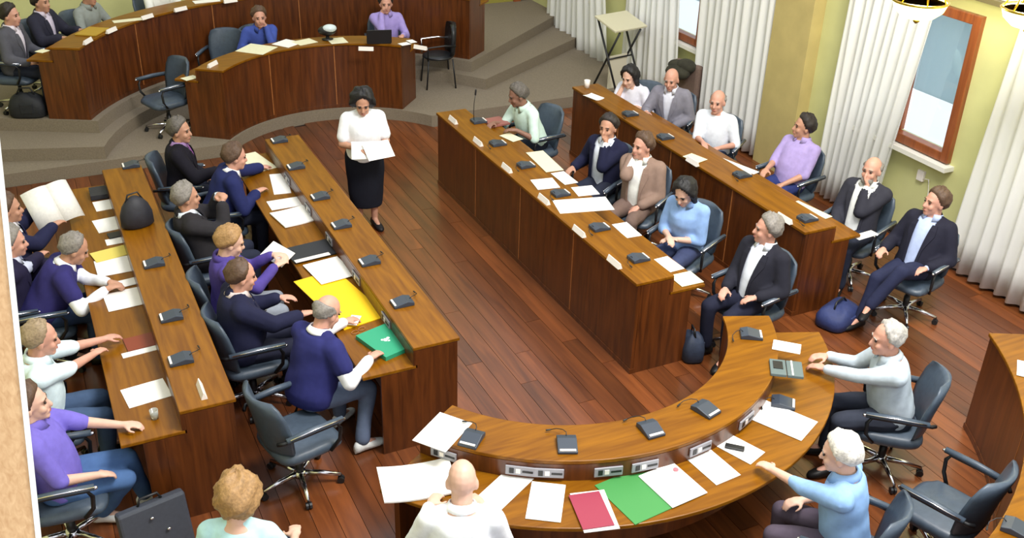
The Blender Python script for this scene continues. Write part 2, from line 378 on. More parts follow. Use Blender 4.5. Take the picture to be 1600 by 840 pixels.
# rows listed from the camera outwards
LIm = [(628, 471), (577, 407), (533, 350), (500, 306), (462, 259), (436, 218)]
LOm = [(282, 560), (267, 493), (240, 410), (204, 257)]
RIm = [(998, 402), (937, 354), (876, 301), (822, 257), (778, 223), (748, 188)]
ROm = [(1262, 340), (1160, 272), (1040, 213), (985, 177)]
for pts, deg, nm in ((LIm, 0, 'left floor-side row'), (LOm, 0, 'far left row'), (RIm, 180, 'right floor-side row'), (ROm, 180, 'curtain-side row')):
    for k, (a, b) in enumerate(pts):
        o_ = mic(a, b, SH, deg, 'dark microphone unit on the %s, %s the camera' % (nm, ordn(k, 0).replace('nearest', 'nearest to')), 'microphone units on the desks')
for a, b, lb in ((737, 684, 'dark microphone unit beside the white sheet at the left of the curved desk'), (886, 693, 'dark microphone unit at the middle of the curved near desk'), (1017, 669, 'dark microphone unit above the green folder on the curved desk'),
                 (1103, 638, 'dark microphone unit in the right bend of the curved near desk'), (1174, 521, 'dark microphone unit at the far right end of the curved desk')):
    p = at(a, b, SH); mic(a, b, SH, math.degrees(math.atan2(NC[1]-p.y, NC[0]-p.x)), lb, 'microphone units on the desks')
p = at(1224, 628, WK); mic(1224, 628, WK, 140, 'dark microphone unit lying among papers before the grey-shirted man', 'microphone units on the desks')
p = at(1590, 822, SH); mic(1590, 824, SH, 120, 'dark microphone unit on the desk in the bottom right corner', 'microphone units on the desks')
[upright_neck(o) for o in bpy.data.objects if o.get('label', '').startswith('dark microphone unit on the right floor-side row, sixth')]
# inlaid voting panels on the riser side of the curved desk and the left row
M_MODG = mat('module_grey', (150, 150, 158), .4)
def module(x, y, z, deg, label):
    r = thing('control_panel', label, 'control panel', (x, y, z), math.radians(deg), 'control panels let into the desks')
    MB().box((.004, 0, 0), (.012, .19, .07)).build('plate', M_MODG, r, bevel=.003)
    MB().box((.0115, -.055, 0), (.004, .03, .04)).build('button', M_BLACKP, r); MB().box((.0115, -.012, 0), (.004, .03, .034)).build('button', M_PLATE, r); MB().box((.0115, .05, 0), (.004, .07, .014)).build('slot', M_BLACKP, r)
for a, b, lb in ((812, 737, 'grey control panel with buttons left of the desk centre'), (858, 740, 'grey slotted control panel at the centre of the curved desk'), (950, 733, 'grey control panel above the green folder'), (1005, 722, 'dark slotted control panel above the tip of the green folder'), (1085, 692, 'grey control panel above the plain white sheet'), (1155, 650, 'slim control panel at the right bend of the desk'), (690, 712, 'dark control panel under the sheet at the left end')):
    p = at(a, b, .83); t_ = math.atan2(p.y-NC[1], p.x-NC[0]); module(NC[0]+1.762*math.cos(t_), NC[1]+1.762*math.sin(t_), .825, math.degrees(t_), lb)
for k, (a, b) in enumerate(((612, 497), (560, 432), (516, 372), (484, 325), (449, 279))):
    p = at(a, b, .83); module(XLI-.362, p.y, .825, 180, 'small control panel on the left floor-side row, %s the camera' % ordn(k, 0).replace('nearest', 'nearest to'))
# name plates along the shelf edges
def nameplate(px, py, z, deg, label, L=.2):
    p = at(px, py, z+.015); r = thing('name_plate', label, 'name plate', (p.x, p.y, z), math.radians(deg), 'white name plates on the desks')
    MB().ring_loft([[(-.022, y, 0), (.022, y, 0), (.003, y, .05), (-.003, y, .05)] for y in (-L/2, L/2)]).build('card', M_PLATE, r)
RIn = [(958, 411), (903, 363), (848, 313), (790, 264), (745, 223), (706, 189)]
for k, (a, b) in enumerate(RIn): nameplate(a+2, b-1, SH, 180, 'white name plate on the right floor-side desk, %s the camera' % ordn(k, 0).replace('nearest', 'nearest to'))
for k, (a, b) in enumerate(((1226, 342), (1082, 253))): nameplate(a, b, SH, 180, ('white name plate on the window-side desk row near its near end', 'white name plate half way along the window-side desk row')[k])
nameplate(315, 609, SH, 0, 'upright white name plate at the near end of the far left desk')
for a, b, dz, lb in ((657, 75, P1Z, 'white name plate at the right end of the lower dais desk'), (332, 101, P1Z, 'small white name plate at the left end of the lower dais desk'), (572, 77, P1Z, 'small name plate at the middle of the lower dais desk'),
                     (137, 65, P3Z, 'white name plate before the man in navy on the upper desk'), (174, 48, P3Z, 'white name plate before the man in the patterned shirt'), (230, 27, P3Z, 'white name plate on the upper desk above the first panel seam'), (282, 15, P3Z, 'white name plate on the upper desk above the empty chairs'), (360, 2, P3Z, 'white name plate on the upper desk at the top edge of the photo')):
    p = at(a, b, dz+SH); nameplate(a, b, dz+SH, math.degrees(math.atan2(DC[1]-p.y, DC[0]-p.x)), lb)
# ------------------------------------------------------------------ people
REM = []     # (object, voxel, smooth iterations, post function)
def rem(o, vox, it, post=None): REM.append((o, vox, it, post)); return o
def ik(S_, T, a, b, hint):
    d = T-S_; L = np.linalg.norm(d); u = d/max(L, 1e-6); L2 = min(max(L, abs(a-b)+.02), (a+b)*.997); T = S_+u*L2
    x = (a*a-b*b+L2*L2)/(2*L2); h = math.sqrt(max(a*a-x*x, 0)); p = hint-np.dot(hint, u)*u; p = norm(p); return S_+u*x+p*h, T
def rot(axis, deg):
    a = math.radians(deg); c, s = math.cos(a), math.sin(a)
    return {'x': np.array([[1, 0, 0], [0, c, -s], [0, s, c]]), 'y': np.array([[c, 0, s], [0, 1, 0], [-s, 0, c]]), 'z': np.array([[c, -s, 0], [s, c, 0], [0, 0, 1]])}[axis]
SKIN = {'fair': (214, 172, 152), 'tan': (188, 140, 116), 'ruddy': (202, 150, 130), 'dark': (138, 100, 84)}
def skin_mat(k): return mat('skin_'+k, SKIN[k], .5, noise=.06, nscale=18, spec=.4)
HAIR = {'grey': (128, 122, 116), 'white': (218, 214, 206), 'dark': (40, 32, 28), 'brown': (84, 62, 46), 'blond': (158, 122, 78), 'saltpepper': (92, 86, 80), 'silver': (172, 168, 162), 'sand': (150, 130, 104), 'black': (22, 20, 22)}
def hair_mat(k): return mat('hair_'+k, HAIR[k], .6, noise=.25, nscale=60, bump=.4)
def cloth(col, rough=.85): return mat('cloth_%d_%d_%d' % col, col, rough, noise=.07, nscale=22, bump=.12, spec=.2)
TORSO = [(-.16, .135, .10, .0), (-.08, .165, .122, .0), (.04, .172, .125, -.005), (.2, .16, .12, .0), (.42, .153, .118, .008), (.62, .166, .122, .006), (.78, .178, .118, 0), (.90, .172, .100, -.006), (.985, .115, .078, -.006), (1.05, .066, .064, .0)]
def person(label, head, face, lean=0., skin='tan', hair='dark', style='short', top=(230, 230, 230), sleeve='long', jacket=None, vopen=(.075, .02), tie=None, legs=(40, 44, 60), shoes=(24, 22, 22), skirt=False,
           lh=None, rh=None, lf=None, rf=None, hy=0., hp=0., side=0., twist=0., z0=0., fat=1., vox=.012, stand=None, chair_label=None, chair_deg=None, chair_back=0., height=1., vest=False, female=False, beard=None, glasses=False, collar=True, chair_xy=None):
    T = np.array
    SL = .50*height; hz = .545
    if stand: hz = .90*height
    R = rot('z', twist) @ rot('y', lean) @ rot('x', side)
    up = R @ T([0, 0, 1.]); fw = R @ T([1., 0, 0]); lt = R @ T([0, 1., 0])
    Hh = T([0, 0, hz]); N = Hh+up*SL
    # head follows the torso half way, then turns
    HR = rot('z', twist) @ rot('z', hy) @ rot('y', lean*.35+hp)
    nk = norm(up*.75+T([0, 0, .45])+fw*.12)
    HS = 1.1
    HC = N+nk*.042+HR @ T([.028, 0, .102*HS])
    wd = math.radians(face)
    F2 = T([math.cos(wd), math.sin(wd)]); L2 = T([-math.sin(wd), math.cos(wd)])
    if stand is not None: loc = T(stand)
    else:
        hp_ = at(head[0], head[1], z0+HC[2]); loc = T([hp_.x, hp_.y])-F2*HC[0]-L2*HC[1]
    root = thing('person', label, 'person', (loc[0], loc[1], z0), wd, 'people in the council chamber')
    def local(p):
        v = at(p[0], p[1], z0+p[2])
        d = T([v.x, v.y])-loc; return T([d @ F2, d @ L2, p[2]])
    def target(spec, dflt):
        if spec is None: return T(dflt)
        if spec == 'desk': return T([.40, dflt[1], .81])
        if spec == 'lap': return T([.24, dflt[1]*.6, .63])
        if spec == 'chin': return HC+HR @ T([.1, .03*np.sign(dflt[1]), -.15])
        if spec == 'cheek': return HC+HR @ T([.06, .075*np.sign(dflt[1]), -.12])
        if spec == 'arm': return T([.2, .29*np.sign(dflt[1]), .71])
        if spec == 'side': return T([.03, .25*np.sign(dflt[1]), .72])
        if isinstance(spec[0], str): return T(spec[1])
        return local(spec)
    g = fat*1.08
    arms = []
    for sg, spec in ((1, lh), (-1, rh)):
        Sh = N+lt*sg*.182*(.93 if female else 1)-up*.065-fw*.005
        tg = target(spec, (.30, sg*.2, .66))
        close = spec in ('chin', 'cheek')
        hint = norm(T([-.25, sg*.55, -1.])) if not close else norm(T([.2, sg*.35, -1.]))
        E, Wr = ik(Sh, tg, .285*height, .25*height, hint)
        arms.append((sg, Sh, E, Wr, spec))
    lgs = []
    for sg, spec in ((1, lf), (-1, rf)):
        Hp = Hh+T([.0, sg*.085, -.005])
        if stand is not None: tg = T([0, sg*.085, .085]) if spec is None else T(spec[1])
        else: tg = T([.40, sg*.12, .09]) if spec is None else (T(spec[1]) if isinstance(spec[0], str) else local(spec))
        sl = .43*height if stand is None else np.linalg.norm(Hp-tg)/2+.001
        K, A_ = ik(Hp, tg, sl, sl, norm(T([1., sg*.1, .6])) if stand is None else T([1., 0, 0]))
        lgs.append((sg, Hp, K, A_))
    def torso(mb, inf, s0=-.2, s1=1.06, depth=1., belly=1.):
        rings = []
        for s, hw, hd, ox in TORSO:
            if s < s0 or s > s1: continue
            k = 1+(g-1)*math.exp(-((s-.3)/.35)**2); hw2 = hw*(.93 if female and s > .5 else 1)*(1+(k-1)*.6)+inf; hd2 = hd*k*depth+inf
            c = Hh+up*(s*SL)+fw*(ox+(k-1)*.05+(.012 if female and .55 < s < .85 else 0))
            rings.append([c+lt*hw2*math.cos(q)+fw*hd2*math.sin(q)*(1.08 if female and .55 < s < .85 and math.sin(q) > 0 else 1) for q in np.arange(22)*2*math.pi/22])
        mb.ring_loft(rings)
    # ---- one continuous body
    b = MB(); torso(b, 0); g0 = g
    b.cap(N-up*.03, HC-HR @ T([.02, 0, .05]), .066, .063)
    for sg in (-1, 1): b.cap(N-up*.012+lt*sg*.03, N+lt*sg*.15-up*.05, .046, .05)
    hd = lambda p: HC+HR @ (T(p)*HS)
    hr = lambda *r_: tuple(HS*q for q in r_)
    b.ell(hd((-.008, 0, .026)), hr(.097, .076, .098), HR); b.ell(hd((.024, 0, -.045)), hr(.066, .057, .078), HR); b.ell(hd((.062, 0, -.098)), hr(.026, .03, .022), HR)
    b.cap(hd((.088, 0, .004)), hd((.104, 0, -.034)), .011, .017); b.ell(hd((.074, 0, .022)), hr(.022, .052, .012), HR)
    for sg in (-1, 1):
        b.ell(hd((-.008, sg*.078, -.012)), hr(.021, .011, .033), HR @ rot('z', sg*18)); b.ell(hd((.06, sg*.036, -.035)), hr(.026, .024, .026), HR)
    b.ell(hd((.083, 0, -.068)), hr(.012, .026, .012), HR)
    for sg, Sh, E, Wr, spec in arms:
        b.cap(Sh, E, .054*g**.5, .041, 10); b.cap(E, Wr, .042, .027, 10)
        fd = norm(Wr-E)
        dn = T([0, 0, -1.])
        if spec in ('chin', 'cheek'):
            fd = norm(HC-Wr+T([0, 0, .05])); dn = norm(HC-Wr)*.2-lt*sg
        elif spec in ('desk', None) or not isinstance(spec, str): fd = norm(fd*T([1, 1, .25]))
        dn = norm(dn-fd*np.dot(dn, fd)); sd = np.cross(fd, dn)   # sd: across the palm
        th = norm(T([0, -sg*1., 0.])); ts = 1 if np.dot(sd, th) > 0 else -1
        pc = Wr+fd*.05
        b.cap(Wr, Wr+fd*.03, .026, .026)
        b.ell(pc, (.052, .040, .017), np.stack([fd, sd, dn], 1))
        for i, (o_, l1) in enumerate(((.030, .068), (.010, .078), (-.010, .072), (-.030, .056))):
            k0 = Wr+fd*(.088-abs(o_)*.2)+sd*o_*ts; k1 = k0+norm(fd*.92+dn*.38)*l1*.55; k2 = k1+norm(fd*.55+dn*.85)*l1*.5
            b.cap(k0-fd*.02, k1, .0098, .0094, 7); b.cap(k1, k2, .0094, .0082, 7)
        t0 = Wr+fd*.03+sd*ts*.03; t1 = t0+norm(fd*.6+sd*ts*.75+dn*.25)*.042; t2 = t1+norm(fd*.95+sd*ts*.2+dn*.3)*.034
        b.cap(t0, t1, .0125, .0108, 7); b.cap(t1, t2, .0105, .009, 7)
    for sg, Hp, K, A_ in lgs:
        b.cap(Hp, K, .082*g**.5, .056, 10); b.cap(K, A_, .054, .036, 10); b.cap(A_, A_+T([.1, sg*.02, -.04]), .034, .03, 8)
    rem(b.build('body', skin_mat(skin), root, True), vox, 2)
    V2 = max(vox*1.35, .014)
    # ---- clothes
    def sleeves(mb, inf, upto, cuff=.0):
        for sg, Sh, E, Wr, spec in arms:
            mb.cap(N-up*.014+lt*sg*.035, N+lt*sg*.15-up*.05, .046+inf, .05+inf)
            mb.ell(Sh-lt*sg*.01+up*.0, (.066+inf, .066+inf, .066+inf))
            if upto <= 1: mb.cap(Sh, Sh+(E-Sh)*upto, .057*g**.5+inf, .052+inf+.006, 10)
            else:
                mb.cap(Sh, E, .057*g**.5+inf, .047+inf, 10); mb.cap(E, E+(Wr-E)*(upto-1), .047+inf, .032+inf+cuff, 10)
    UPTO = {'long': 1.93, 'short': .72, 'half': 1.12, 'none': .12, 'rolled': 1.35}[sleeve]
    def wrinkle(amp, fr=26.):
        ph = rng.random(6)*6
        def f(me):
            n = len(me.vertices); co = np.empty(n*3); no = np.empty(n*3); me.vertices.foreach_get('co', co); me.vertices.foreach_get('normal', no); co = co.reshape(-1, 3); no = no.reshape(-1, 3)
            w_ = np.sin(co[:, 0]*fr*1.3+co[:, 2]*fr*.8+ph[0]+2.6*np.sin(co[:, 1]*9+ph[1])+2*np.sin(co[:, 2]*7+ph[4]))+.7*np.sin(co[:, 1]*fr*1.6-co[:, 2]*fr*.9+ph[2]+2*np.sin(co[:, 0]*11+ph[3]))
            co += no*(amp*w_)[:, None]; me.vertices.foreach_set('co', co.ravel()); me.update()
        return f
    sh = MB(); torso(sh, .014, -.3, 1.0)
    if jacket is None or vest: sleeves(sh, .012, UPTO)
    else: sleeves(sh, .010, 1.97, -.004)
    sh.cap(N-up*.02, N+up*.018+fw*.004, .064, .062)
    rem(sh.build('blouse' if female else 'shirt', cloth(top), root, True), V2, 4, wrinkle(.0022))
    if collar:
        sec = []
        for q in np.radians(np.linspace(22, 338, 19)):
            dv = fw*math.cos(q)+lt*math.sin(q); fr_ = max(math.cos(q), 0); o_ = N+fw*.004
            sec.append([o_+dv*.07+up*.044, o_+dv*.077+up*(.05-.018*fr_), o_+dv*(.102+.012*fr_)+up*(.008-.036*fr_), o_+dv*.085-up*.012])
        MB().ring_loft(sec).build('collar', cloth(top), root, True)
    if jacket is not None:
        jk = MB(); torso(jk, .031, -.3, .99)
        sleeves(jk, .024 if not vest else .022, 1.86 if not vest else .55, .004)
        if not vest: jk.cap(N-up*.03, N-fw*.03+up*.012, .075, .07)
        wr = wrinkle(.0026, 19.)
        vt, vb = vopen
        def cut(me, wr=wr, vt=vt, vb=vb):
            wr(me)
            import bmesh
            bm = bmesh.new(); bm.from_mesh(me); dl = []
            Hv, uv, fv, lv = Vector(Hh), Vector(up), Vector(fw), Vector(lt)
            for fc in bm.faces:
                d = fc.calc_center_median()-Hv; s = d.dot(uv)/SL; x = d.dot(fv); y_ = abs(d.dot(lv))
                if .03 < x < .165*g and s > -.05:
                    w_ = vb+(vt-vb)*min(max((s-.1)/.8, 0), 1) if s < .9 else vt
                    if y_ < w_: dl.append(fc)
                elif s > .955 and x > -.03 and y_ < .075: dl.append(fc)
            bmesh.ops.delete(bm, geom=dl, context='FACES'); bm.to_mesh(me); bm.free()
        rem(jk.build('vest' if vest else 'jacket', cloth(jacket), root, True), V2, 4, cut if not vest else (lambda me, wr=wr: wr(me)))
    if jacket is not None and not vest:
        for sg in (-1, 1):
            sec = []
            for s in np.linspace(.9, .08, 9):
                hw, hdp, ox = [np.interp(s, [t_[0] for t_ in TORSO], [t_[k] for t_ in TORSO]) for k in (1, 2, 3)]
                k = 1+(g-1)*math.exp(-((s-.3)/.35)**2); hw2 = hw*(1+(k-1)*.6)+.031; hd2 = hdp*k+.031
                w_ = vopen[1]+(vopen[0]-vopen[1])*min(max((s-.1)/.8, 0), 1); lw = .012+.045*max(0, 1-abs(s-.72)/.32)
                def sp_(y_, e): return Hh+up*(s*SL)+lt*sg*y_+fw*(ox+(k-1)*.05+hd2*math.sqrt(max(1-(y_/hw2)**2, .05))+e)
                sec.append([sp_(w_-.012, -.004), sp_(w_-.012, .006), sp_(w_+lw, .008), sp_(w_+lw, -.004)])
            MB().ring_loft(sec).build('lapel', cloth(jacket), root)
    if tie:
        pts = []
        for s, wd_ in ((.985, .018), (.93, .022), (.8, .026), (.6, .034), (.4, .042), (.3, .03)):
            hw, hdp, ox = [np.interp(s, [t_[0] for t_ in TORSO], [t_[k] for t_ in TORSO]) for k in (1, 2, 3)]
            k = 1+(g-1)*math.exp(-((s-.3)/.35)**2); pts.append((Hh+up*(s*SL)+fw*(ox+(k-1)*.05+hdp*k+.02), wd_))
        MB().ring_loft([[c+lt*w_, c+fw*.006, c-lt*w_, c-fw*.006] for c, w_ in pts]).build('tie', cloth(tie, .5), root)
    tr = MB()
    if skirt:
        rings = []
        for z, k in ((hz+.13, .9), (hz+.02, 1.08), (hz-.2, 1.1), (hz-.42, 1.02), (hz-.6, .92), (hz-.615, .88)):
            rings.append([T([.138*k*math.cos(q)-.005, .192*k*math.sin(q), z]) for q in np.arange(26)*2*math.pi/26])
        tr.ring_loft(rings); rem(tr.build('skirt', cloth(legs), root, True), V2, 3, wrinkle(.004, 18))
    else:
        torso(tr, .016, -.3, .14)
        for sg, Hp, K, A_ in lgs:
            tr.ell(Hp+T([-.02, 0, .0]), (.115, .1, .105)); tr.cap(Hp, K, .092*g**.5+.008, .072, 10); tr.cap(K, A_+(K-A_)*.06, .07, .058, 10)
        rem(tr.build('trousers', cloth(legs), root, True), V2, 4, wrinkle(.003, 20))
    for sg, Hp, K, A_ in lgs:
        s_ = MB(); d = T([.97, sg*.22, 0]); d /= np.linalg.norm(d); q = T([-d[1], d[0], 0])
        zb = A_[2]-.085
        def ring(off, w_, z0_, z1_): return [A_*T([1, 1, 0])+d*off+q*(w_*math.cos(a))+T([0, 0, zb+z0_+(z1_-z0_)*(.5+.5*math.sin(a))]) for a in np.arange(10)*2*math.pi/10]
        s_.ring_loft([ring(-.07, .022, .0, .07), ring(-.05, .036, 0, .1), ring(.0, .038, 0, .115), ring(.06, .043, 0, .085), ring(.13, .047, 0, .06), ring(.18, .034, 0, .045), ring(.2, .012, .005, .03)])
        s_.build('shoe', cloth(shoes, .45), root, True)
    # ---- hair
    hm = hair_mat(hair)
    if style != 'none':
        n, m = 32, 20; rings = []; seed = rng.random(4)*6
        for k in range(m+1):
            el = -80+(168)*k/m; ring = []
            for i in range(n):
                az = -180+360*i/n; e = math.radians(el); a = math.radians(az)
                dv = T([math.cos(e)*math.cos(a), math.cos(e)*math.sin(a), math.sin(e)])
                r0 = 1/math.sqrt((dv[0]/.099)**2+(dv[1]/.079)**2+(dv[2]/.099)**2); A = abs(az)
                if style in ('short', 'thin'):
                    hl = np.interp(A, [0, 35, 60, 80, 100, 130, 180], [38, 33, 12, -24, -30, -54, -60]) if style == 'short' else np.interp(A, [0, 35, 60, 80, 100, 130, 180], [60, 52, 24, -16, -28, -50, -58])
                    mk = (el-hl)/12
                elif style == 'bald':
                    lo = np.interp(A, [0, 70, 85, 100, 130, 180], [80, 80, -8, -22, -40, -48]); hi = np.interp(A, [0, 80, 100, 180], [-10, 14, 32, 36]); mk = min((el-lo)/9, (hi-el)/12)
                else:
                    hl = np.interp(A, [0, 30, 52, 70, 90, 130, 180], [46, 38, 8, -46, -66, -74, -76]); mk = (el-hl)/8
                mk2 = min(max(mk*.32, .12 if mk > .5 else 0), 1) if style != 'bald' else min(max(mk, 0), 1); mk = min(max(mk, 0), 1)
                th = {'short': .019, 'thin': .012, 'bald': .006, 'bob': .032, 'long': .022}[style]
                nz = (.004*math.sin(math.radians(az)*3+el*.05+seed[0])+.004*math.sin(el*.12-math.radians(az)*5+seed[1])+.003*math.sin(math.radians(az)*9+el*.2+seed[2]))*(1.6 if style == 'bob' else 1)
                if style in ('bob', 'long') and el < 0: r0 = max(r0, .088)
                ring.append(hd(T([-.008, 0, .026])+dv*(r0-.022+min(mk*1.6, 1)*(.0265+(nz+th)*(mk if style in ('bob', 'long') else mk2)))))
            rings.append(ring)
        h_ = MB().ring_loft(rings)
        if style == 'long':
            h_.cap(hd((-.05, 0, -.04)), N-fw*.07-up*.1, .075, .045, 12)
            for sg in (-1, 1): h_.cap(hd((-.02, sg*.07, -.02)), N+lt*sg*.07-up*.05-fw*.02, .035, .028, 10)
        h_.build('hair', hm, root, True)
    for sg in (-1, 1):
        e_ = MB().ell(hd((.083, sg*.031, .003)), hr(.008, .013, .008), HR, 8, 5).build('eye', mat('eye_dark', (46, 34, 30), .3), root, True)
        MB().cap(hd((.090, sg*.018, .024)), hd((.083, sg*.047, .022)), .0055, .004, 6).build('eyebrow', hm if hair != 'white' else hair_mat('grey'), root, True)
    MB().ell(hd((.093, 0, -.068)), hr(.005, .023, .0055), HR, 10, 5).build('mouth', mat('lips', (160, 92, 84), .5), root, True)
    if beard:
        MB().ell(hd((.05, 0, -.088)), hr(.052, .058, .044), HR).build('beard', hair_mat(beard), root, True)
    if glasses:
        gm = MB()
        for sg in (-1, 1):
            gm.tube([hd((.104, sg*.034+.022*math.cos(q), .002+.016*math.sin(q))) for q in np.linspace(0, 2*math.pi, 11)], .002, 5); gm.tube([hd((.1, sg*.056, .006)), hd((.0, sg*.08, .004))], .002, 5)
        gm.build('glasses', M_BLACKP, root)
    if chair_label and stand is None:
        cd = face if chair_deg is None else chair_deg
        a = math.radians(cd); cx, cy = chair_xy or (max(loc[0], 1.2) if abs(cd) < 20 and .9 < loc[0] < 1.2 else loc[0], loc[1]) if chair_back == 0 or chair_xy else (loc[0]-math.cos(a)*chair_back, loc[1]-math.sin(a)*chair_back); chair(cx, cy, cd, chair_label, z0)
    return root, loc
NAVY, DARK, CHAR = (34, 36, 66), (30, 30, 40), (44, 42, 46)
CG = 'slate leather swivel chair '
# far left row, facing right
person('man in a navy suit holding up an open newspaper at the left edge', (12, 326), 0, 4, top=(225, 225, 235), jacket=NAVY, hair='brown', lh=(62, 318, .98), rh=(84, 352, .92), chair_label=CG+'under the newspaper reader')
person('man in a dark navy suit beside the newspaper reader, half hidden by the post', (18, 378), 0, 10, top=(205, 210, 228), jacket=(36, 32, 58), hair='grey', skin='ruddy', lh='desk', rh=(82, 386, .84), chair_label=CG+'under the half-hidden man at the left edge')
person('grey-haired man in navy sweater over white shirt bending over the left desk', (116, 389), 0, 34, top=(236, 238, 246), jacket=(50, 46, 104), vest=True, hair='grey', style='thin', hp=14, lh=(170, 440, .82), rh=(165, 452, .82), legs=(44, 60, 96), fat=1.12, chair_label=CG+'under the man in the navy sweater')
person('old man in a pale blue short-sleeved shirt with clasped hands', (64, 529), 0, 8, top=(214, 232, 240), sleeve='half', skin='ruddy', hair='sand', style='thin', lh=(166, 529, .84), rh=(164, 545, .84), vox=.0095, fat=1.15, hp=6, legs=(70, 90, 120), chair_label=CG+'under the man with clasped hands')
person('man in a purple polo shirt and blue jeans at the left edge', (47, 630), -6, -10, top=(116, 104, 192), sleeve='half', skin='fair', hair='brown', lh=(195, 664, .80), rh='lap', legs=(74, 104, 150), shoes=(228, 230, 232), lf=(228, 772, .09), rf=(160, 800, .09), vox=.0095, fat=1.1, chair_label=CG+'under the man in the purple polo', chair_deg=-4)
# left floor-side row, facing right
person('man in a black suit with a purple tie in the left row', (281, 204), -12, 2, top=(150, 120, 170), jacket=(26, 24, 34), tie=(150, 90, 160), hair='saltpepper', vopen=(.07, .03), rh='desk', lh='lap', hy=-18, chair_label=CG+'under the man with the purple tie')
person('man in a blue suit leaning on the left row beside sheets of paper', (367, 245), 0, 22, top=(226, 226, 230), jacket=(36, 42, 88), hair='brown', skin='ruddy', lh=(408, 262, .80), rh=(402, 300, .80), fat=1.12, chair_label=CG+'under the man in the blue suit')
person('grey-haired man in a charcoal suit leaning back with raised hands', (291, 308), 2, -14, top=(214, 222, 236), jacket=CHAR, hair='grey', style='short', lh=('l', (.2, .08, 1.12)), rh=('l', (.2, -.07, 1.1)), hp=4, chair_label=CG+'under the man in the charcoal suit')
person('fair-haired person in a purple shirt reading a sheet in the left row', (360, 378), -4, 2, top=(80, 66, 142), hair='blond', style='short', skin='fair', lh=(425, 398, .95), rh=(430, 416, .92), legs=(150, 156, 166), hp=16, chair_label=CG+'under the reader in the purple shirt')
person('broad man in dark navy jacket with thinning brown hair in left row', (377, 431), 2, 3, top=(205, 190, 190), jacket=(32, 34, 60), hair='brown', style='thin', skin='ruddy', lh='desk', rh=(470, 492, .80), legs=(36, 38, 56), fat=1.25, hp=8, vox=.011, chair_label=CG+'under the broad man in the dark navy jacket')
person('balding man in a navy sweater with white sleeves writing beside the green folder', (511, 488), 24, 17, top=(244, 244, 248), jacket=(42, 44, 98), vest=True, hair='grey', style='bald', skin='ruddy', lh=(538, 503, .81), rh=(578, 560, .81), legs=(92, 104, 128), shoes=(226, 228, 226), lf=('l', (.36, .1, .09)), rf=(566, 690, .09), hp=20, vox=.0095, fat=1.18, chair_label=CG+'under the balding man in the navy sweater', chair_deg=14, chair_xy=(1.27, 6.0))
# near the camera
person('woman with short brown hair and pale cyan top at the bottom edge', (372, 776), 62, 4, top=(186, 226, 232), sleeve='short', hair='blond', style='bob', skin='fair', rh=('l', (.28, -.24, .72)), lh='lap', female=True, vox=.0095, hp=8, chair_label=CG+'under the woman in the pale cyan top', collar=False)
person('bald man in a white shirt seen from behind at the curved near desk', (722, 752), 66, 16, top=(242, 244, 248), hair='grey', style='none', skin='fair', rh=('l', (.34, -.13, .86)), lh='desk', fat=1.2, hp=12, vox=.0095, legs=(60, 62, 80), chair_label=CG+'under the bald man in white')
person('white-haired man in a light blue shirt reaching over the curved desk', (1313, 708), 130, 10, top=(140, 176, 222), sleeve='rolled', hair='white', style='short', skin='fair', lh=(1168, 716, .80), rh=('l', (.3, -.12, .66)), legs=(84, 74, 88), fat=1.1, hp=8, vox=.0095, chair_label=CG+'under the man in the light blue shirt', chair_deg=122)
person('balding man in a light grey shirt at the right end of the curved desk', (1386, 529), 152, 14, top=(184, 196, 206), sleeve='long', hair='silver', style='thin', skin='ruddy', lh=(1290, 576, .83), rh=(1294, 556, .83), legs=(50, 54, 66), fat=1.18, vox=.0095, chair_label=CG+'under the man in the grey shirt', chair_deg=138)
# right floor-side row, facing left
person('grey-haired man in a mint white shirt in the right row', (809, 149), 186, 22, top=(206, 230, 220), sleeve='half', hair='saltpepper', skin='dark', lh='desk', rh=(772, 192, .81), hp=8, hy=-15, chair_label=CG+'under the man in the mint shirt', fat=1.12)
person('man in an open navy jacket resting his chin on his hand in the right row', (950, 199), 205, -2, top=(226, 232, 246), jacket=(30, 32, 58), vopen=(.1, .09), hair='dark', rh='arm', lh='chin', side=0, chair_label=CG+'under the man in the open navy jacket', hy=10)
person('man in a taupe jacket with an open white shirt in the right row', (1004, 228), 212, -2, top=(238, 238, 234), jacket=(140, 116, 104), vopen=(.08, .07), hair='brown', skin='ruddy', rh='cheek', lh='lap', hy=-24, legs=(112, 92, 84), fat=1.1, chair_label=CG+'under the man in the taupe jacket')
person('dark-haired woman in a light blue shirt looking down in the right row', (1070, 300), 205, 6, top=(140, 172, 222), sleeve='rolled', hair='black', style='long', skin='fair', female=True, lh=('l', (.26, .02, .72)), rh=('l', (.28, -.04, .74)), hp=26, legs=(60, 68, 100), chair_label=CG+'under the woman in the light blue shirt')
person('grey-haired man in dark suit leaning back near the curved desk', (1199, 358), 190, -10, hy=-36, top=(226, 232, 244), jacket=(36, 36, 46), vopen=(.085, .05), hair='grey', skin='ruddy', lh=('l', (.2, .2, .69)), rh=('l', (.26, -.1, .66)), legs=(32, 34, 52), fat=1.1, chair_label=CG+'under the leaning man in the dark suit')
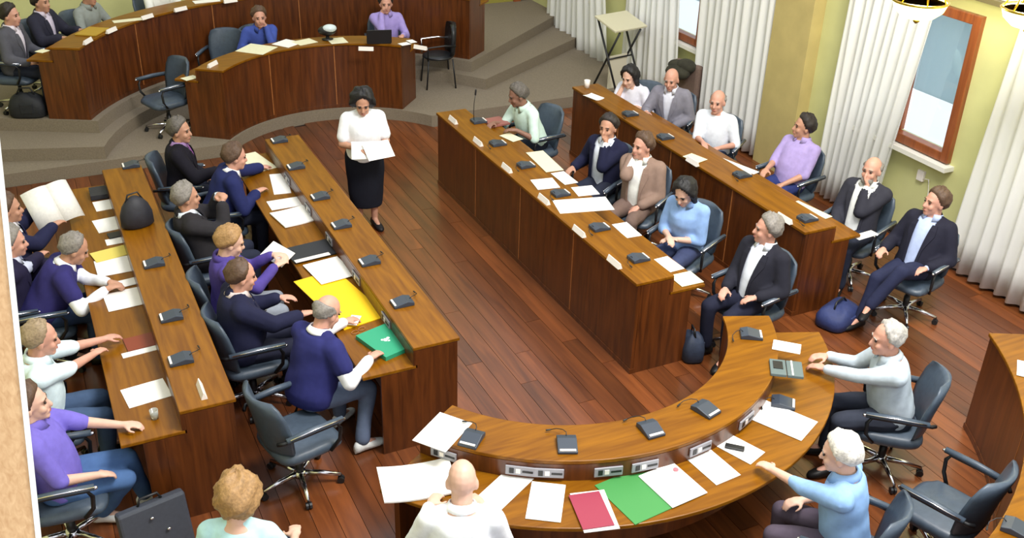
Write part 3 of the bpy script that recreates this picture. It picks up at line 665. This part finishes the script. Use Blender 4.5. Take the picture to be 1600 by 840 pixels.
# window-side row, facing left
person('dark-haired woman in a white blouse by the folding stand', (984, 120), 205, 26, top=(222, 222, 236), sleeve='half', hair='black', style='long', skin='fair', female=True, hy=0, hp=8, rh='cheek', lh='desk', chair_label=CG+'under the woman in the white blouse', collar=False)
person('bald man in a grey suit in the window-side row', (1049, 124), 218, 9, top=(216, 218, 232), jacket=(128, 126, 138), hair='grey', style='none', skin='ruddy', rh='desk', lh='lap', hp=8, chair_label=CG+'under the bald man in grey')
person('man in a white T-shirt in the window-side row', (1121, 159), 215, 7, top=(226, 232, 242), sleeve='half', hair='grey', style='bald', skin='ruddy', rh=(1098, 222, .80), lh=('l', (.3, .16, .72)), fat=1.1, legs=(60, 70, 100), chair_label=CG+'under the man in the white T-shirt', collar=False)
person('man in a lilac shirt leaning back in the window-side row', (1256, 198), 190, -14, hy=-34, top=(172, 154, 208), sleeve='half', hair='dark', skin='tan', lh='lap', rh=('l', (.3, -.1, .74)), legs=(46, 56, 110), fat=1.2, chair_label=CG+'under the man in the lilac shirt')
person('bearded man in a dark suit with his hand at his chin', (1362, 266), 200, -12, top=(232, 234, 232), jacket=(50, 50, 60), vopen=(.1, .08), hair='grey', style='bald', skin='ruddy', beard='grey', lh='chin', rh='lap', chair_label=CG+'under the white-bearded man')
person('man in dark suit and pale blue shirt with crossed legs beside the blue bag', (1462, 316), 194, -16, hy=-26, top=(176, 190, 226), jacket=(34, 34, 48), vopen=(.085, .06), hair='brown', skin='ruddy', lh=('l', (.16, .2, .66)), rh=('l', (.2, -.24, .7)), lf=('l', (.62, -.04, .3)), rf=('l', (.56, -.14, .09)), legs=(40, 44, 70), shoes=(20, 20, 24), chair_label=CG+'with a clear chrome base under the man with crossed legs')
# dais
person('man in a grey suit at the left edge of the upper dais desk', (16, 24), -28, 4, top=(222, 214, 226), jacket=(84, 84, 92), hair='dark', skin='ruddy', z0=P3Z, vox=.014, chair_label=CG+'under the man in the grey suit on the dais')
person('man in a navy suit and pale tie at the upper dais desk', (64, 3), -38, 2, top=(205, 196, 215), jacket=(44, 44, 58), hair='dark', z0=P3Z, vox=.014, lh='desk', rh='desk', chair_label=CG+'under the man in the navy suit on the dais')
person('man in a grey patterned shirt at the upper dais desk', (138, -8), -44, 10, top=(140, 146, 142), sleeve='long', hair='grey', z0=P3Z, vox=.014, lh='desk', rh='desk', chair_label=CG+'under the man in the patterned shirt')
person('person in a white shirt at the upper dais desk, cut by the top edge', (246, -34), -58, 4, top=(232, 232, 226), hair='dark', z0=P3Z, vox=.014, lh='desk', rh='desk', chair_label=CG+'under the person cut by the top edge')
person('man in a blue shirt resting his face on his hand at the lower dais desk', (405, 27), 266, 22, top=(66, 84, 160), sleeve='long', hair='brown', skin='ruddy', z0=P1Z, vox=.014, lh='cheek', rh='desk', hp=-6, chair_label=CG+'under the man in the blue shirt on the dais')
person('man in a lilac shirt behind the black laptop on the dais', (603, 6), 256, 6, top=(160, 144, 206), sleeve='long', hair='dark', skin='ruddy', z0=P1Z, vox=.014, lh='desk', rh='cheek', chair_label=CG+'under the man with the laptop')
# the woman standing in the open floor
person('standing woman in a white top and black skirt reading from sheets', None, 262, 3, top=(240, 242, 248), sleeve='short', hair='black', style='bob', skin='tan', female=True, stand=(3.12, 9.95), skirt=True, legs=(22, 24, 34), shoes=(30, 28, 30), lh=('l', (.27, .10, 1.02)), rh=('l', (.25, -.10, 1.04)), hp=22, hy=-8, height=.97, vox=.0105, fat=1.1, collar=False)

# remesh every figure piece in one pass
for o, vox, it, post in REM:
    m_ = o.modifiers.new('skin', 'REMESH'); m_.mode = 'VOXEL'; m_.voxel_size = vox; m_.use_smooth_shade = True
    s_ = o.modifiers.new('smooth', 'SMOOTH'); s_.iterations = it; s_.factor = .5
bpy.context.view_layer.update()
dg = bpy.context.evaluated_depsgraph_get()
news = [bpy.data.meshes.new_from_object(o.evaluated_get(dg)) for o, vox, it, post in REM]
for (o, vox, it, post), me in zip(REM, news):
    mt = o.data.materials[0]; me.materials.clear(); me.materials.append(mt)
    o.modifiers.clear(); o.data = me
    if post: post(me)
    me.polygons.foreach_set('use_smooth', [True]*len(me.polygons))
# ------------------------------------------------------------------ papers, folders and other loose things
_zoff = [0]
def rect(corners, z):
    P = [at(a, b, z) for a, b in corners]; c = sum(P, Vector())/4
    u = ((P[1]-P[0])+(P[2]-P[3]))/2; v = ((P[3]-P[0])+(P[2]-P[1]))/2
    ang = math.atan2(u.y, u.x); return c, ang, u.length, v.length
def sheet(corners, z, label, m=None, th=.004, name='paper_sheet', cat='paper', group='white papers on the desks', curl=.0):
    _zoff[0] = (_zoff[0]+1) % 7
    zz = z+.0008*_zoff[0]; c, ang, lu, lv = rect(corners, zz)
    lu, lv = max(lu, .03), max(lv, .03)
    mb = MB(); nx = 6; fr = []
    for k in range(nx+1):
        x = -lu/2+lu*k/nx; dz = curl*(2*k/nx-1)**2
        fr.append([(x, -lv/2, dz), (x, lv/2, dz), (x, lv/2, dz+th), (x, -lv/2, dz+th)])
    mb.ring_loft(fr)
    o = mb.build(name, m or M_PAPER); o.location = (c.x, c.y, zz); o.rotation_euler = (0, 0, ang); tag(o, label, cat, group); return o
SS, WW = SH, WK
def quad(x0, y0, x1, y1, x2, y2, x3, y3): return [(x0, y0), (x1, y1), (x2, y2), (x3, y3)]
# curved near desk
sheet(quad(682, 642, 731, 660, 703, 708, 650, 690), SS, 'white sheet on the left tip of the curved desk shelf')
sheet(quad(597, 737, 706, 716, 712, 775, 592, 788), WW, 'large open white newspaper at the left end of the curved desk', th=.012, curl=.02)
sheet(quad(757, 722, 798, 738, 806, 822, 770, 800), WW, 'white sheet right of the bald man in white')
sheet(quad(832, 752, 884, 758, 876, 816, 820, 810), WW, 'plain white sheet left of the maroon folder')
sheet(quad(895, 770, 950, 766, 962, 825, 908, 834), WW, 'white papers sticking out under the maroon folder', th=.005)
sheet(quad(893, 773, 941, 768, 955, 820, 906, 829), WW+.007, 'maroon folder on the curved desk', mat('maroon_card', (146, 48, 70), .5), .006, 'folder', 'folder', 'folders on the desks')
sheet(quad(941, 757, 1030, 718, 1060, 788, 980, 822), WW, 'large green folder on the curved desk', mat('green_card', (62, 134, 68), .5), .006, 'folder', 'folder', 'folders on the desks')
sheet(quad(1006, 740, 1056, 722, 1100, 770, 1042, 798), WW+.008, 'white printed sheets lying on the green folder', th=.006)
o = MB().lathe([(.018, 0), (.018, .003), (.012, .004)], n=14).build('red_sticker', mat('red_mark', (205, 110, 120), .6)); p = at(1056, 733, WW+.02); o.location = (p.x, p.y, WW+.0195); tag(o, 'round red sticker on the sheets over the green folder', 'sticker')
sheet(quad(1072, 708, 1107, 698, 1154, 741, 1114, 762), WW, 'blank white sheet between the green folder and the reaching hand')
sheet(quad(1113, 690, 1138, 672, 1191, 709, 1170, 728), WW, 'white sheet with a dark phone on it under the reaching hand')
o = MB().box((0, 0, .006), (.13, .05, .012)).build('mobile_phone', M_BLACKP, bevel=.004); p = at(1148, 699, WW+.012); o.location = (p.x, p.y, WW+.011); o.rotation_euler = (0, 0, -.75); tag(o, 'small dark phone on a white sheet', 'phone')
sheet(quad(1185, 617, 1268, 660, 1262, 688, 1164, 655), WW, 'white sheets with small print before the grey-shirted man')
sheet(quad(1207, 529, 1252, 540, 1250, 552, 1208, 547), SS, 'white sheet under the hand of the grey-shirted man')
r = thing('organizer', 'open grey-green organizer before the grey-shirted man', 'organizer', tuple(at(1228, 578, SS)), math.radians(-35))
MB().box((-.06, 0, .012), (.115, .2, .024)).build('page_block', mat('organizer_grey', (92, 106, 106), .6), r, bevel=.004); MB().box((.06, 0, .012), (.115, .2, .024)).build('page_block', MATS['organizer_grey'], r, bevel=.004); MB().box((-.06, .02, .026), (.07, .1, .004)).build('screen', M_BLACKP, r); MB().box((.04, 0, .026), (.012, .19, .005)).build('ruler', M_PLATE, r)
sheet(quad(1588, 562, 1606, 566, 1606, 590, 1590, 586), SS, 'white sheet on the dark desk at the right edge')
# far left row
for q, lb in ((quad(147, 317, 186, 308, 188, 325, 148, 330), 'white sheet by the black bag on the far left desk'), (quad(148, 346, 190, 335, 196, 357, 150, 364), 'white sheet two along from the black bag'), (quad(165, 375, 203, 368, 206, 377, 166, 384), 'narrow white booklet above the yellow folder'),
              (quad(148, 410, 205, 397, 211, 424, 152, 432), 'stack of white papers below the yellow folder'), (quad(162, 461, 200, 452, 206, 480, 168, 487), 'white sheet by the elbow of the man in the navy sweater'), (quad(198, 452, 222, 447, 230, 474, 202, 480), 'second white sheet overlapping beside the navy sweater'), (quad(184, 440, 214, 432, 217, 443, 186, 450), 'small white note between the two papers and the stack'),
              (quad(190, 553, 245, 539, 248, 546, 192, 560), 'thin white leaflet under the clasped hands'), (quad(192, 609, 258, 590, 266, 619, 198, 639), 'bright white sheet at the near end of the far left desk')):
    sheet(q, WW, lb)
sheet(quad(143, 396, 202, 381, 206, 396, 148, 411), WW+.006, 'yellow folder on the far left desk', mat('pale_yellow_card', (222, 204, 98), .6), .006, 'folder', 'folder', 'folders on the desks')
sheet(quad(193, 530, 240, 519, 246, 538, 199, 550), WW, 'red-brown folder at the clasped hands', mat('brown_card', (128, 54, 26), .5), .006, 'folder', 'folder', 'folders on the desks')
r = thing('drinking_glass', 'small glass tumbler near the end of the far left desk', 'glass', tuple(at(242, 653, WW)))
MB().lathe([(.026, 0), (.03, .07), (.028, .07), (.024, .006)], n=16).build('bowl', mat('tumbler', (205, 212, 205), .1, coat=.5), r, True); MB().lathe([(.024, .007), (.026, .03)], n=14).build('water', mat('water', (200, 190, 150), .05, trans=1.), r, True)
r = thing('shoulder_bag', 'black bag standing on the far left desk', 'bag', tuple(at(216, 352, SS)), .2)
m = MB().ring_loft([[(.15*k*math.cos(q), .10*k*math.sin(q)+.02*z, z) for q in np.arange(16)*math.pi/8] for z, k in ((0, .8), (.02, 1), (.12, .98), (.2, .8), (.26, .5), (.29, .2))]); m.build('pouch', mat('bag_black', (34, 34, 42), .6, noise=.15, nscale=14, bump=.4), r, True)
MB().tube([(-.08, 0, .24), (-.05, .01, .31), (.04, .01, .32), (.08, 0, .24)], .008, 6).build('handle', M_BLACKP, r, True)
sheet(quad(140, 300, 168, 296, 170, 310, 142, 314), WW, 'black briefcase folder at the far end of the far left desk', mat('bag_black', (34, 34, 42)), .05, 'briefcase', 'briefcase', 'dark cases')
sheet(quad(166, 292, 186, 288, 188, 297, 168, 301), WW, 'dark red-brown case at the far corner of the far left desk', mat('case_brown', (74, 44, 40), .6), .09, 'small_case', 'case', 'dark cases')
sheet(quad(168, 366, 205, 358, 207, 366, 170, 374), WW, 'black notebook above the narrow booklet', M_BLACKP, .012, 'notebook', 'notebook', 'dark cases')
MATS['tumbler'].node_tree.nodes['Principled BSDF'].inputs['Alpha'].default_value = .45
# newspaper held up
np_c = at(86, 318, 1.0)
r = thing('newspaper', 'open newspaper held up at the left edge', 'newspaper', tuple(np_c), math.radians(0))
NR = rot('z', 28) @ rot('x', 52) @ (np.eye(3)*.86)
for sg in (-1, 1):
    R_ = []
    for k in range(7):
        u = k/6; xx = sg*.27*u; yy = .0; zz = .05*math.sin(u*2.6)-.10*u*u
        R_.append([NR @ np.array(v_) for v_ in ((xx, -.22, zz), (xx, .22, zz+.02), (xx, .22, zz+.023), (xx, -.22, zz+.003))])
    MB().ring_loft(R_).build('page', mat('newsprint', (232, 230, 224), .85, noise=.06, nscale=45), r, True)
# left floor-side row
for q, lb in ((quad(384, 240, 414, 237, 418, 262, 386, 274), 'cream sheets by the man in the blue suit'), (quad(421, 273, 441, 271, 461, 301, 428, 304), 'white sheet with a dark photo beyond the open booklet'), (quad(420, 315, 466, 307, 472, 321, 421, 329), 'narrow white sheet beyond the open booklet')):
    sheet(q, WW, lb, M_CREAM if 'cream' in lb else None)
sheet(quad(427, 334, 481, 321, 491, 345, 440, 358), WW, 'open white booklet on a dark cover in the left row', th=.012, curl=.006, name='booklet', cat='booklet')
sheet(quad(447, 389, 516, 373, 531, 395, 455, 414), WW, 'black folder in the left row', mat('black_card', (30, 32, 42), .5), .01, 'folder', 'folder', 'folders on the desks')
sheet(quad(460, 407, 514, 394, 516, 398, 462, 411), WW+.018, 'slim white ruler lying on the black folder', M_PLATE, .004, 'ruler', 'ruler', 'small desk tools')
sheet(quad(478, 413, 531, 400, 553, 430, 497, 446), WW+.01, 'white sheets lying on the yellow folder')
sheet(quad(468, 437, 545, 418, 584, 498, 528, 520), WW, 'large bright yellow folder in the left row', mat('yellow_card', (240, 196, 8), .45), .006, 'folder', 'folder', 'folders on the desks')
o = sheet(quad(567, 526, 612, 508, 641, 546, 592, 568), WW, 'green box folder with a white emblem at the near end of the left row', mat('teal_card', (40, 152, 112), .4), .035, 'box_folder', 'folder', 'folders on the desks')
e = MB(); 
for dx, dy, rr in ((0, 0, .022), (.03, .012, .014), (-.022, .016, .012), (.012, -.022, .012)): e.lathe([(rr, 0), (rr, .0015)], (dx, dy, 0), 10)
e = e.build('emblem', mat('emblem_white', (225, 232, 228), .6), o); e.location = (0, 0, .0352)
sheet(quad(545, 492, 560, 494, 562, 508, 546, 507), WW+.03, 'small white note at the hand of the balding writer')
pr_ = thing('spectacles', 'folded spectacles beside the green box folder', 'glasses', tuple(at(560, 517, WW)), .4)
MB().tube([(.03*math.cos(q)-.035, .022*math.sin(q), .006) for q in np.linspace(0, 6.28, 12)], .003, 5).build('rim', M_EDGE, pr_); MB().tube([(.03*math.cos(q)+.035, .022*math.sin(q), .006) for q in np.linspace(0, 6.28, 12)], .003, 5).build('rim', M_EDGE, pr_)
r = sheet(quad(418, 386, 446, 382, 447, 402, 424, 418), WW+.14, 'white sheet held by the fair-haired reader'); r.rotation_euler[1] = -.5
# right floor-side row
for q, z, lb, cm in ((quad(820, 238, 851, 236, 878, 265, 855, 270), WW, 'pale green-white sheets before the man in the navy jacket', 1), (quad(831, 281, 867, 278, 871, 293, 838, 297), SS, 'white sheet on the shelf beside the third microphone', 0), (quad(863, 270, 885, 268, 899, 285, 880, 290), WW, 'small white sheet before the man in the taupe jacket', 0),
                  (quad(862, 314, 945, 307, 961, 328, 876, 333), SS, 'broad white sheets across the shelf before the woman in blue', 0), (quad(891, 293, 925, 290, 937, 303, 905, 307), WW, 'white sheet above the broad sheets', 0), (quad(955, 350, 980, 348, 1002, 367, 980, 373), WW, 'lone white sheet beside the second nearest microphone', 0),
                  (quad(1023, 405, 1046, 400, 1066, 420, 1045, 426), WW, 'printed white sheet at the near end of the right row', 0), (quad(1054, 429, 1085, 424, 1093, 440, 1056, 450), WW, 'pale green-white sheet at the very end of the right row', 1), (quad(785, 211, 800, 207, 813, 218, 797, 223), WW, 'small white sheet before the man in the mint shirt', 1)):
    sheet(q, z, lb, M_CREAM if cm else None)
sheet(quad(757, 188, 785, 183, 792, 195, 765, 200), WW, 'red-brown book at the far end of the right row', mat('pink_card', (150, 92, 84), .6), .02, 'book', 'book', 'dark cases')
# window-side row
sheet(quad(916, 149, 928, 146, 940, 155, 926, 159), SS, 'crumpled white notes at the far end of the window-side row', curl=.01)
sheet(quad(955, 151, 977, 146, 989, 161, 966, 170), WW, 'yellow folder before the woman in the white blouse', MATS['pale_yellow_card'], .01, 'folder', 'folder', 'folders on the desks')
sheet(quad(940, 146, 952, 143, 960, 149, 948, 153), WW, 'small white note before the woman in the white blouse')
sheet(quad(975, 163, 1000, 158, 1006, 166, 980, 171), WW, 'white sheet edge below the yellow folder of the window-side row')
sheet(quad(1124, 246, 1132, 243, 1178, 271, 1168, 275), WW, 'long narrow white leaflet before the man in the white T-shirt')
sheet(quad(1240, 316, 1250, 313, 1298, 339, 1287, 343), WW, 'long narrow cream leaflet before the man in the lilac shirt', M_CREAM)
sheet(quad(1072, 243, 1086, 239, 1100, 250, 1086, 256), SS, 'folded cream notes half way along the window-side row', M_CREAM)
sheet(quad(1335, 368, 1366, 360, 1368, 366, 1338, 376), .72, 'white papers on the knee of the man with crossed legs', name='paper_sheet')
r = thing('paper_cup', 'white cup at the far end of the window-side desk', 'cup', tuple(at(917, 137, SS)))
MB().lathe([(.03, 0), (.04, .1), (.037, .1), (.028, .005)], n=16).build('cup_wall', M_PLATE, r, True)
# dais desks
for q, z, lb, m_ in ((quad(374, 78, 398, 66, 428, 76, 404, 88), P1Z+SH, 'pale cream papers heaped before the man in the blue shirt', M_CREAM), (quad(430, 68, 452, 60, 468, 68, 445, 76), P1Z+SH, 'white papers beside the cream heap', None), (quad(455, 66, 482, 60, 498, 66, 470, 71), P1Z+SH, 'spread of cream papers at the middle of the dais desk', M_CREAM), (quad(513, 61, 538, 58, 542, 67, 515, 69), P1Z+SH, 'grey papers before the silver device', M_CREAM),
                     (quad(622, 68, 636, 66, 642, 69, 628, 72), P1Z+SH, 'small white card right of the laptop', None), (quad(285, 122, 305, 117, 308, 122, 288, 127), P1Z+WK, 'cream card at the left end of the lower dais desk', M_CREAM), (quad(636, 63, 646, 62, 650, 66, 640, 68), P1Z+SH, 'second small card right of the laptop', None),
                     (quad(175, 33, 225, 27, 228, 31, 178, 36), P3Z+SH, 'long cream papers on the upper dais desk', M_CREAM), (quad(300, 2, 340, -2, 345, 2, 305, 6), P3Z+SH, 'white papers on the upper dais desk at the top edge', None), (quad(58, 80, 70, 76, 74, 80, 62, 84), P3Z+SH, 'cream card at the left tip of the upper dais desk', M_CREAM)):
    sheet(q, z, lb, m_)
sheet(quad(128, 52, 150, 40, 160, 48, 138, 60), P3Z+SH, 'ochre folder on the upper dais desk', mat('ochre_card', (176, 140, 40), .6), .012, 'folder', 'folder', 'folders on the desks')
lp = at(592, 66, P1Z+SH)
r = thing('laptop', 'black laptop open before the man in lilac on the dais', 'laptop', tuple(lp), math.radians(255))
MB().box((-.02, 0, .012), (.22, .32, .02)).build('base', M_BLACKP, r, bevel=.004); MB().box((.11, 0, .11), (.014, .34, .2), rot('y', 14)).build('lid', M_BLACKP, r, bevel=.004)
dv = at(512, 62, P1Z+SH)
r = thing('desk_device', 'silver and black device standing on the lower dais desk', 'device', tuple(dv), math.radians(262))
MB().lathe([(.07, 0), (.08, .012), (.03, .02), (.02, .06)], n=16).build('foot', M_BLACKP, r, True)
MB().ell((0, 0, .13), (.09, .13, .07)).build('body', M_BLACKP, r, True); MB().ell((.03, .03, .165), (.075, .10, .055)).build('silver_cap', mat('silver_plastic', (205, 218, 222), .3), r, True)
e = at(505, 8, P3Z+.75)
# black side chair on the dais
bp_ = at(685, 132, P1Z)
r = thing('visitor_chair', 'black four-legged visitor chair at the right end of the dais desk', 'chair', (bp_.x, bp_.y, P1Z), math.radians(170))
MB().ell((0, 0, .45), (.24, .24, .05)).build('seat', M_BLACKL, r, True)
m = MB()
for z, hw in ((.5, .2), (.7, .23), (.85, .22), (.92, .15)): pass
m.ring_loft([[(-.22-.05*(z-.5)+.05*u*u+t_, u*hw, z) for t_, us in ((.03, (-1, -.5, 0, .5, 1)), (-.03, (1, .5, 0, -.5, -1))) for u in us] for z, hw in ((.48, .18), (.6, .22), (.8, .22), (.9, .18), (.93, .1))]).build('backrest', M_BLACKL, r, True)
for sx in (-1, 1):
    for sy in (-1, 1): MB().tube([(.18*sx, .19*sy, .44), (.22*sx, .22*sy, 0)], .012).build('leg', M_BLACKP, r, True)
for sy in (-1, 1): MB().tube([(.2, .23*sy, .44), (.2, .25*sy, .64), (-.05, .25*sy, .66), (-.22, .22*sy, .64)], .013).build('armrest', M_CHROME if sy < 0 else M_BLACKP, r, True)
# free swivel chairs
def free_chair(px, py, zz, deg, label, z0=0.):
    p = at(px, py, z0+zz); chair(p.x, p.y, deg, label, z0)
chair(5.05, 3.44, 106, 'empty slate leather swivel chair in the bottom right corner')
free_chair(262, 170, .3, 200, 'empty slate swivel chair between the two dais desks', P1Z)
free_chair(352, 110, .4, 240, 'empty slate swivel chair behind the blue-shirted man on the dais', P1Z)
cp = at(240, 806, .3)
r = thing('laptop_case', 'dark slate case with two silver studs at the bottom left', 'case', (cp.x, cp.y, 0), math.radians(12))
MB().box((0, 0, .2), (.46, .09, .4), rot('x', -12)).build('body', mat('case_slate', (62, 66, 76), .55, noise=.08), r, bevel=.02)
for xx, zz in ((-.02, .32), (.07, .2)): MB().ell((xx, -.062+(.2-zz)*-.21*1, zz), (.014, .01, .01)).build('stud', M_CHROME, r, True)
MB().tube([(-.08, 0.04, .39), (-.06, .05, .44), (.06, .05, .44), (.08, .04, .39)], .01, 6).build('handle', M_BLACKP, r, True)
# bags on the floor
def soft_bag(name, px, py, z0, r3, col, label, deg=0.):
    p = at(px, py, z0+r3[2]*.6); r = thing(name, label, 'bag', (p.x, p.y, z0), math.radians(deg))
    m = MB(); m.ring_loft([[(r3[0]*k*math.copysign(abs(math.cos(q))**.6, math.cos(q)), r3[1]*k*math.copysign(abs(math.sin(q))**.6, math.sin(q)), r3[2]*z+.015*math.sin(q*3)*z) for q in np.arange(20)*math.pi/10] for z, k in ((0, .85), (.1, 1), (.5, 1.02), (.8, .86), (.95, .55), (1, .2))])
    m.build('pouch', mat('bag_%d_%d_%d' % col, col, .7, noise=.12, nscale=18, bump=.5), r, True)
    MB().tube([(-r3[0]*.5, 0, r3[2]*.92), (-r3[0]*.3, .01, r3[2]*1.22), (r3[0]*.3, .01, r3[2]*1.22), (r3[0]*.5, 0, r3[2]*.92)], .01, 6).build('handle', M_BLACKP, r, True)
    MB().box((r3[0]*.1, -r3[1]*.99, r3[2]*.45), (r3[0]*.7, .02, r3[2]*.4)).build('front_pocket', mat('bag_%d_%d_%d' % col, col), r, bevel=.006)
soft_bag('backpack', 1311, 486, 0, (.24, .16, .2), (40, 52, 100), 'navy blue bag lying on the floor by the window-side desk', 20)
soft_bag('briefcase', 42, 160, P3Z, (.22, .12, .3), (26, 28, 34), 'black bag on the dais floor left of the upper desk', -20)
soft_bag('backpack', 1082, 535, 0, (.13, .1, .26), (36, 46, 66), 'dark blue bag standing at the near end of the right row', 70)
# folding stand by the curtains
sp = at(985, 128, 0); sx_, sy_ = 8.02, 12.75
r = thing('folding_stand', 'folding stand with a pale tilted top on crossed dark legs by the curtains', 'stand', (sx_, sy_, P1Z), math.radians(100))
MB().box((0, 0, 1.0), (.5, .62, .03), rot('y', -14)).build('tray', mat('pale_tray', (206, 200, 172), .6), r, bevel=.006)
for s_ in (-1, 1):
    MB().tube([(-.3, s_*.24, 0), (.24, s_*.24, 1.02)], .016).build('leg', M_BLACKP, r, True); MB().tube([(.28, s_*.2, 0), (-.22, s_*.2, .91)], .016).build('leg', M_BLACKP, r, True)
MB().tube([(-.03, -.24, .47), (-.03, .24, .47)], .012).build('cross_bar', M_BLACKP, r, True)
MB().box((.0, 0, .25), (.02, .34, .5)).build('board', mat('cream_board', (212, 206, 184), .7), r)
# dark bundle on a brown seat below the window
bx = at(1091, 150, .4)
r = thing('armchair', 'brown upholstered seat with a dark bundle below the second window', 'chair', (8.2, 11.45, 0), math.radians(190))
MB().box((0, 0, .24), (.5, .5, .48)).build('seat', mat('brown_cloth', (112, 92, 82), .9, noise=.1), r, bevel=.04); MB().box((-.2, 0, .62), (.12, .5, .5)).build('backrest', MATS['brown_cloth'], r, bevel=.04); MB().ell((-.1, .05, .84), (.13, .16, .1)).ell((-.06, -.1, .82), (.11, .13, .08)).ell((0, 0, .76), (.15, .2, .1)).build('bundle', mat('dark_bundle', (48, 46, 34), .9, noise=.4, nscale=12), r, True)
# wall socket box and cable by the window
r = thing('wall_box', 'small white switch box on the wall below the window sill', 'switch', (XW-.02, 7.3, .78))
MB().box((0, 0, 0), (.04, .09, .12)).build('box', M_PLATE, r, bevel=.006); MB().tube([(-.01, -.05, -.02), (-.01, -.12, 0), (-.012, -.16, -.15), (-.01, -.17, -.6)], .006, 6).build('cable', M_PLATE, r, True)
# sheets in the hands of the standing woman
r = thing('paper_sheet', 'white sheets held by the standing woman', 'paper', (3.12, 9.62, 1.04), math.radians(262)); tag(r, group='white papers on the desks')
MB().box((.02, .05, 0), (.21, .3, .004), rot('z', 14) @ rot('y', 38)).build('front_sheet', M_PAPER, r); MB().box((.0, -.09, .005), (.2, .28, .004), rot('z', -10) @ rot('y', 44)).build('back_sheet', M_PAPER, r)
# chandeliers with yellow glass bowls hung from a beam
M_BRASS = mat('brass', (170, 140, 50), .3, 1.)
M_LAMP = mat('lamp_glass', (240, 226, 130), .4, emit=((255, 244, 140), 4.0))
tag(MB().box((7.0, 6.8, 6.6), (.3, 9, .3)).build('trim_4', M_FRAME), kind='structure')
for (px, py, z, lb) in ((1436, 12, 2.9, 'glowing yellow glass chandelier in front of the bright curtain'), (1610, 26, 3.0, 'pale glass chandelier at the top right corner')):
    p = at(px, py, z); r = thing('chandelier', lb, 'lamp', (p.x, p.y, z), 0, 'chandeliers')
    MB().lathe([(.02, -.1), (.14, -.08), (.21, -.02), (.24, .06), (.23, .06), (.16, -.05), (.03, -.08)], n=26).build('bowl_shade', M_LAMP, r, True)
    MB().lathe([(.241, .05), (.25, .06), (.241, .07), (.23, .07), (.23, .05)], n=26).build('brass_rim', M_BRASS, r, True)
    for k in range(6):
        a = k*math.pi/3; c_, s_ = math.cos(a), math.sin(a)
        MB().tube([(.22*c_, .22*s_, .06), (.16*c_, .16*s_, .2), (.02*c_, .02*s_, .34)], .008, 6).build('arm', M_BRASS, r, True)
    MB().tube([(0, 0, .32), (0, 0, 6.5-z)], .012, 8).build('rod', M_BRASS, r, True); MB().lathe([(.01, -.14), (.03, -.12), (.02, -.1)], n=12).build('finial', M_BRASS, r, True)
    l = bpy.data.lights.new('chandelier_light', 'POINT'); l.energy = 70; l.color = (1, .9, .6); l.shadow_soft_size = .12
    lo = bpy.data.objects.new('chandelier_light', l); COL.objects.link(lo); lo.parent = r; lo.location = (0, 0, .16)
# pale wooden post with a white edge at the left side of the photograph
DP = 2.1
A_ = np.array([0, 0, CAM_H])+ray(0, 236)*DP; B_ = np.array([0, 0, CAM_H])+ray(63, 840)*DP
ax = norm(A_-B_); vd = norm(np.array([A_[0], A_[1], 0])); rt = norm(np.cross(vd, ax)); bk = np.cross(ax, rt)
if np.dot(rt, CM[0]) < 0: rt = -rt
def beam(name, x0, x1, t0, t1, m, parent):
    k0 = -B_[2]/ax[2]; lo_, hi_ = B_+ax*k0, A_+ax*1.2
    base = np.array([lo_[0], lo_[1], 0])
    rg = []
    for p in (lo_, hi_): rg.append([p+rt*a+bk*b-base for a, b in ((x0, t0), (x1, t0), (x1, t1), (x0, t1))])
    o = MB().ring_loft(rg).build(name, m, parent); return base
post = thing('wooden_post', 'pale wooden post with a white edge at the left side of the photograph', 'post')
base = beam('board', -.3, -.011, -.05, .05, wood('pale_wood', (188, 146, 100), (214, 176, 130), .6, (1.2, 70, 70), .0, axis='Z'), post)
beam('white_edge', -.0108, 0, -.052, .052, M_PLASTER, post); post.location = tuple(base)
